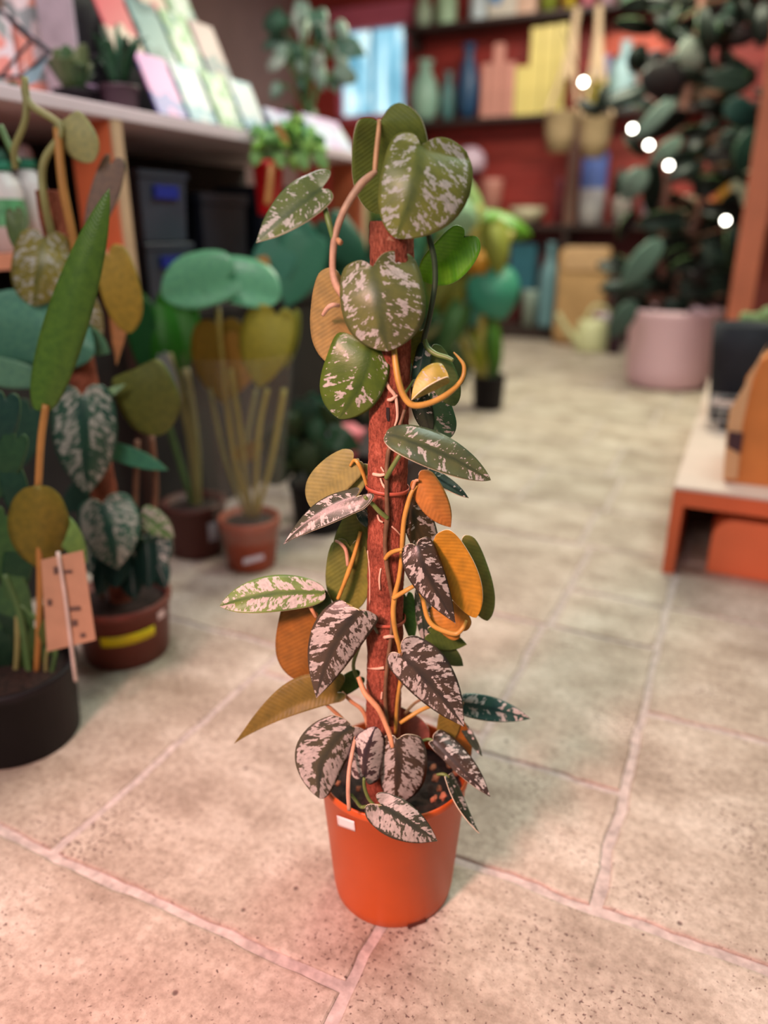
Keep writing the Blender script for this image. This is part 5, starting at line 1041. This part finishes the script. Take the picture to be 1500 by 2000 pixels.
# ================================================================== RUBBER TREE IN PINK PLANTER
c = FL(1300, 752); DF = c.dot(HD)
PINKPOT = mat('matte_pink', (.80, .52, .60), .55, .03, 3)
rt = thing('potted_tree', c, 'dark rubber tree with glossy leaves in a large matte pink planter', 'plant')
obj('planter', lat([(0, 0), (.20, 0), (.232, .012), (.252, .05), (.262, .12), (.278, .44), (.283, .46), (.283, .485), (.276, .49), (.262, .487), (.255, .42), (0, .40)], c, 64), PINKPOT, rt)
obj('soil', lat([(0, .425), (.257, .415)], c, 32), SOIL, rt)
TRUNK = mat('rubber_trunk', (.17, .065, .05), .7, .2, 20, .4)
bgstem(rt, [(1295, 640, 0), (1292, 520, 0), (1300, 380, 0), (1330, 240, 0), (1360, 80, 0), (1380, -80, 0)], [.032, .03, .028, .026, .024, .02], TRUNK, DF, 'trunk')
bgstem(rt, [(1310, 640, 0), (1330, 520, .05), (1390, 340, .1), (1405, 150, .1), (1420, -60, .1)], [.028, .026, .024, .022, .02], TRUNK, DF, 'trunk')
r5 = random.Random(11)
DKL = [(.006, .008, .007), (.008, .013, .011), (.012, .02, .018), (.012, .007, .009), (.025, .042, .038), (.007, .008, .008)]
zones = [(1300, 230, 130, 100, 20), (1380, 80, 120, 100, 32), (1300, 560, 85, 70, 30), (1390, 500, 70, 90, 24), (1330, 390, 110, 90, 20), (1420, 250, 60, 110, 18)]
for (cx, cy, rx, ry, n) in zones:
    for k in range(n):
        x, y = cx + r5.uniform(-rx, rx), cy + r5.uniform(-ry, ry); o = r5.uniform(-.30, .30); a = r5.uniform(-.5, math.pi + .5); L = r5.uniform(60, 115)
        t_ = (x + L * math.cos(a), y + L * abs(math.sin(a)) * r5.choice((1, 1, -.5)))
        if y > 610 or t_[1] > 640: continue
        bgleaf(rt, (x, y), t_, L * .19, L * .18, r5.choice(DKL), DF, off=(o, o - .04, o), shape='oval', dA=r5.uniform(-.04, .06), dB=r5.uniform(-.04, .06), rows=14, K=3, thick=.004, name='leaf')
        if k % 3 == 0: bgstem(rt, [(1300 + (x - 1300) * .35, y + 25, o * .3), (x, y, o)], .006, LS['wood'], DF, 'petiole', 4)
for (b_, t_, w, cl) in (((1290, 470), (1215, 560), 24, (.10, .17, .15)), ((1240, 590), (1190, 660), 20, (.06, .10, .09)), ((1320, 190), (1240, 270), 16, (.14, .20, .19)), ((1330, 270), (1270, 320), 16, (.13, .19, .17)), ((1260, 330), (1215, 390), 24, (.10, .14, .13)), ((1420, 200), (1475, 240), 30, (.012, .035, .035)), ((1290, 120), (1300, 200), 44, (.008, .006, .008)), ((1350, 140), (1345, 70), 26, (.16, .18, .17)), ((1480, 250), (1440, 340), 26, (.02, .05, .04))):
    bgleaf(rt, b_, t_, w, w, cl, DF, off=(-.3, -.32, -.3), shape='oval', rows=16, K=3, thick=.004)
# string of small round lamps in the tree
sl_ = thing('string_lights', PL(1140, 155, 5.2), 'string of small bright round bulbs across the rubber tree', 'lights')
pts = [(1140, 155), (1236, 246), (1268, 278), (1307, 318), (1418, 426)]
obj('cable', tub(px([(1100, 60, 0)] + pts + [(1470, 470, 0)], 4.25), .003, 6), BLACKP, sl_)
BULB = mat('bulb_glow', (1.0, .95, .82), .4, 0.0, emit=14.0)
for p in pts:
    q = PL(p[0], p[1], 4.25); b_ = obj('bulb', ball(q - Vector((0, 0, .012)), .017), BULB, sl_); obj('socket', lat([(0, 0), (.006, 0), (.006, .014), (0, .014)], q, 12), BLACKP, b_)
# ================================================================== RIGHT: LOW ORANGE TABLE AND GOODS
TX, TY0, TY1, TZ = -.105, 2.16, 4.05, .272
tb = thing('display_table', (.5, 3.1, 0), 'low orange display table with pale top and open front', 'table')
TOPM = mat('pale_table_top', (.66, .50, .44), .4, .05, 6)
ORT = mat('orange_table', (.66, .13, .045), .5, .07, 8)
obj('table_top', bxm((TX, TY0, TZ - .012), (1.2, TY1, TZ)), TOPM, tb, smooth=False, bevel=.003)
obj('apron', bxm((TX, TY0, TZ - .058), (1.2, TY0 + .03, TZ - .012)), ORT, tb, smooth=False)
bm = bxm((TX, TY0, 0), (TX + .032, TY1, TZ - .012))
obj('side_panel', bm, ORT, tb, smooth=False)
obj('side_panel', bxm((1.16, TY0, 0), (1.2, TY1, TZ - .012)), ORT, tb, smooth=False)
obj('back_panel', bxm((TX + .03, TY1 - .04, 0), (1.16, TY1, TZ - .012)), ORT, tb, smooth=False)
ab = bmesh.new(); xa = FL(1378, 1118).x; W = .75; Hh = .172; rr = .06; P = [(xa, 0)] + [(xa + rr - rr * math.cos(a * math.pi / 16), Hh - rr + rr * math.sin(a * math.pi / 16)) for a in range(0, 9)] + [(xa + W - rr + rr * math.sin(a * math.pi / 16), Hh - rr + rr * math.cos(a * math.pi / 16)) for a in range(0, 9)] + [(xa + W, 0)]
f0 = [ab.verts.new((x, TY0 + .06, z)) for x, z in P]; f1 = [ab.verts.new((x, TY0 + .30, z)) for x, z in P]
ab.faces.new(f0); ab.faces.new(f1[::-1])
for i in range(len(P)): ab.faces.new((f0[i], f0[(i + 1) % len(P)], f1[(i + 1) % len(P)], f1[i]))
CORAL = mat('coral_orange', (.78, .19, .075), .5, .05, 6)
tag(obj('storage_box', ab, CORAL, smooth=False, bevel=.004), 'coral orange box with rounded top corners stored under the low table', 'box')
def on_tab(x, y): return FL(x, y, TZ)
# dark fabric planter behind the wire basket
c = on_tab(1418, 838); r_ = .095
BLKF = mat('navy_black_felt', (.012, .012, .02), .85, .2, 30)
pl = lathe_thing('felt_planter', c + Vector((.01, .165, 0)), [(0, 0), (.075, 0), (.08, .01), (.105, .26), (.112, .36), (.104, .36), (.09, .3), (0, .28)], BLKF, 'tall black felt planter on the low table behind the orange bag', 'planter')
# wire basket holding a small black pot
wbk = thing('wire_basket', c, 'small silver wire basket on the low table', 'basket'); SILV = mat('silver_wire', (.62, .60, .62), .3, .05, metal=.7)
hw, hd, hh = .062, .05, .115
for z in (.004, .04, .075): 
    P_ = [c + Vector((sx * hw, sy * hd, z)) for sx, sy in ((-1, -1), (1, -1), (1, 1), (-1, 1), (-1, -1))]
    for a_, b_ in zip(P_, P_[1:]): obj('wire', tub([a_, b_], .0022, 6, 2), SILV, wbk)
for k in range(4):
    x = -hw + 2 * hw * k / 3
    for sy in (-1, 1): obj('wire', tub([c + Vector((x, sy * hd, .004)), c + Vector((x, sy * hd, hh))], .0022, 6, 2), SILV, wbk)
for sy in (-1, 1): obj('rim_band', bxm(c + Vector((-hw - .003, sy * hd - .002, hh - .022)), c + Vector((hw + .003, sy * hd + .002, hh))), SILV, wbk, smooth=False)
for sx in (-1, 1): obj('rim_band', bxm(c + Vector((sx * hw - .002, -hd, hh - .022)), c + Vector((sx * hw + .002, hd, hh))), SILV, wbk, smooth=False)
lathe_thing('small_black_pot', c + Vector((0, 0, .003)), [(0, 0), (.030, 0), (.042, .10), (.044, .105), (.038, .10), (0, .09)], BLACKP, 'small black pot standing inside the silver wire basket', 'pot')
# orange bag with peach side and a dark square patch
c0 = on_tab(1416, 945); c = c0 + Vector((.17, .12, 0))
bag = thing('orange_bag', c, 'large orange bag with peach side panel standing on the low table', 'bag')
ORB, PEACH = mat('orange_canvas', (.70, .23, .055), .7, .1, 9, .2), mat('peach_canvas', (.74, .42, .22), .7, .08, 9, .2)
bm = bmesh.new(); pr2 = []
y0_, y1_ = c.y - .10, c.y + .14
front = [(1412, 944), (1500, 938), (1560, 936), (1560, 690), (1512, 690), (1478, 712), (1455, 770), (1438, 860)]
xL = lambda x, y: AY(x, y, y0_)
F0 = [bm.verts.new(xL(x, y)) for x, y in front]
F1 = [bm.verts.new(xL(x, y) + Vector((.03 if y < 760 else 0, y1_ - y0_, 0))) for x, y in front]
zmin = min(v.co.z for v in F0)
for v in F0 + F1: v.co.z = TZ + .001 + (v.co.z - zmin)
for v in (F0[1], F0[2], F1[1], F1[2], F0[0], F1[0]): v.co.z = TZ + .001
bm.faces.new(F0); bm.faces.new(F1[::-1])
for i in range(len(front)): bm.faces.new((F0[i], F0[(i + 1) % len(front)], F1[(i + 1) % len(front)], F1[i]))
bmesh.ops.triangulate(bm, faces=[f for f in bm.faces if len(f.verts) > 4])
obj('bag_front', bm, ORB, bag, smooth=False, bevel=.006)
sd = bmesh.new(); ys = y0_ - .006
sv_ = [AY(x, y, ys) for x, y in ((1412, 935), (1440, 935), (1450, 830), (1470, 740), (1500, 672), (1488, 690), (1450, 760), (1425, 800), (1418, 850))]
sd.faces.new([sd.verts.new(p) for p in sv_]); so = obj('peach_gusset', sd, PEACH, bag, smooth=False); so.modifiers.new('t', 'SOLIDIFY').thickness = .004
so2 = bmesh.new(); so2.faces.new([so2.verts.new(AY(x, y, ys - .006)) for x, y in ((1423, 842), (1452, 846), (1446, 886), (1420, 872))]); oo = obj('dark_patch', so2, mat('plum_patch', (.06, .02, .03), .6), bag, smooth=False); oo.modifiers.new('t', 'SOLIDIFY').thickness = .003
# cream pot with small spiky cactus beyond the felt planter
c = on_tab(1462, 776) ; p = FL(1465, 700, TZ); cc = Vector((p.x + .01, min(p.y, 3.9), TZ)); zt = AY(1465, 655, cc.y).z
stn = thing('plant_pedestal', cc, 'tan wooden pedestal pot with small green cactus before the orange post', 'plant')
obj('pedestal', lat([(0, 0), (.07, 0), (.07, max(.05, zt - TZ - .06)), (0, max(.05, zt - TZ - .06))], cc, 24), LS['wood'], stn)
obj('pot', lat([(0, 0), (.06, 0), (.085, .10), (.088, .105), (.07, .1), (0, .09)], Vector((cc.x, cc.y, max(TZ + .05, zt - .06))), 24), mat('tan_cream_pot', (.62, .42, .22), .6, .08), stn)
for dx, dz, r_ in ((-.03, .12, .035), (.02, .14, .04), (.05, .11, .03), (-.07, .13, .03)): obj('cactus', ball(Vector((cc.x + dx, cc.y + dx * .3, max(TZ + .05, zt - .06) + dz)), r_, (1, 1, 1.3), 14), mat('cactus_green', (.16, .24, .10), .7, .25, 60), stn)
# orange upright post of the rack behind the table
q0 = AY(1462, 500, 4.25)
OP = mat('orange_post', (.58, .16, .08), .55, .1, 8)
po_ = thing('post_rack', (q0.x + .6, 4.4, 0), 'tall rack with orange post and shelf behind the low table', 'rack')
obj('post', bxm((q0.x - .055, 4.2, 0), (q0.x + .055, 4.3, 2.4)), OP, po_, smooth=False, bevel=.004)
obj('post', bxm((q0.x + 1.2, 4.2, 0), (q0.x + 1.3, 4.3, 2.4)), OP, po_, smooth=False, bevel=.004)
for z in (.5, 1.0, 1.6): obj('rack_shelf', bxm((q0.x - .05, 4.3, z - .03), (q0.x + 1.25, 4.6, z)), mat('rust_board', (.30, .07, .04), .6, .1), po_, smooth=False)
obj('rack_back', bxm((q0.x - .05, 4.6, 0), (q0.x + 1.3, 4.63, 2.4)), mat('rust_back', (.24, .05, .035), .7, .15, 4), po_, smooth=False)
# side shelf with orange goods left of the post, farther back
ss = thing('side_shelf', (-.05, 6.2, 0), 'narrow dark stand holding striped cream box near orange post', 'stand')
xs = AY(1432, 450, 6.0).x
obj('stand_top', bxm((xs - .42, 5.85, .93), (xs + .25, 6.15, .96)), DSH, ss, smooth=False)
for sx, sy in ((-.33, 5.87), (.20, 5.87), (-.33, 6.10), (.20, 6.10)): obj('leg', bxm((xs + sx, sy, 0), (xs + sx + .03, sy + .03, .93)), DSH, ss, smooth=False)
STR = mat('cream_stripe', (.52, .54, .42), .6, .3, 3, stretch=(1, 1, 30))
good('box', 1448, 325, 450, 44, .96, STR, 'cream striped box on the narrow stand beside the orange post', 'box', 'striped_box', Y=6.0)
good('box', 1414, 310, 425, 22, .96, C_('amber_box', (.55, .26, .04)), 'amber box left of the cream striped box', 'box', 'amber_box', Y=6.08)
good('pot', 1386, 400, 450, 36, .96, C_('tangerine', (.62, .15, .02)), 'tangerine pot on the narrow stand', 'pot', 'ceramic_pot', Y=5.93)
# ================================================================== CAMERA, LIGHT, OUTPUT
cam = bpy.data.cameras.new('camera'); co = bpy.data.objects.new('camera', cam); COL.objects.link(co)
cam.sensor_fit = 'VERTICAL'; cam.sensor_height = 36.0; cam.lens = FPX / 2000 * 36.0
Mx = Matrix((RT, UP, -FW)).transposed().to_4x4(); Mx.translation = CAM; co.matrix_world = Mx
cam.clip_start = 0.02
cam.dof.use_dof = True; cam.dof.focus_distance = 0.90; cam.dof.aperture_fstop = cam.lens / 1000 / .0180 ; cam.dof.aperture_blades = 0
SC.camera = co
def area(name, loc, to, size, power, col, sy=None):
    l = bpy.data.lights.new(name, 'AREA'); l.energy = power; l.color = col; l.shape = 'RECTANGLE'; l.size = size; l.size_y = sy or size
    o = bpy.data.objects.new(name, l); COL.objects.link(o); o.location = loc
    o.rotation_euler = (Vector(to) - Vector(loc)).to_track_quat('-Z', 'Y').to_euler(); return o
sp = bpy.data.lights.new('pink_spot_lamp', 'SPOT'); sp.energy = 155; sp.color = (1.0, .42, .38); sp.spot_size = math.radians(60); sp.spot_blend = .8; sp.shadow_soft_size = .13
so_ = bpy.data.objects.new('pink_spot_lamp', sp); COL.objects.link(so_); so_.location = (-.62, -.6, 1.5); so_.rotation_euler = (Vector((-.28, .72, .0)) - so_.location).to_track_quat('-Z', 'Y').to_euler()
area('front_fill', (-.55, -.75, 1.85), (-.4, .9, .85), 1.1, 21, (1.0, .90, .82), .7)  # added fill for the front of the upper plant, no window there
area('shelf_fill', (-1.45, 1.5, 2.7), (-1.9, 1.6, 1.3), .5, 18, (1.0, .80, .86), .3)  # added fill to brighten the shelf top and its boxes, no real lamp
area('ceiling_lamp_near', (.5, 2.1, 3.0), (-.1, 1.5, 0), .9, 30, (.76, 1.0, .90), .5)
area('ceiling_lamp_mid', (-.7, 4.4, 3.0), (-.7, 4.3, 0), 1.4, 85, (.98, 1.0, .74), .5)
area('ceiling_lamp_far', (-1.2, 6.0, 3.0), (-1.3, 6.6, 1.0), 1.8, 26, (1.0, .93, .85), .5)
w = bpy.data.worlds.new('World'); SC.world = w; w.use_nodes = True
w.node_tree.nodes['Background'].inputs[0].default_value = (.75, .85, .9, 1); w.node_tree.nodes['Background'].inputs[1].default_value = 0.10
SC.view_settings.view_transform = 'Standard'; SC.view_settings.look = 'None'; SC.view_settings.exposure = 0.42; SC.view_settings.gamma = 1.0; SC.view_settings.use_curve_mapping = False
SC.cycles.use_denoising = True
SC.cycles.max_bounces = 8; SC.cycles.transparent_max_bounces = 12; SC.cycles.sample_clamp_indirect = 4.0
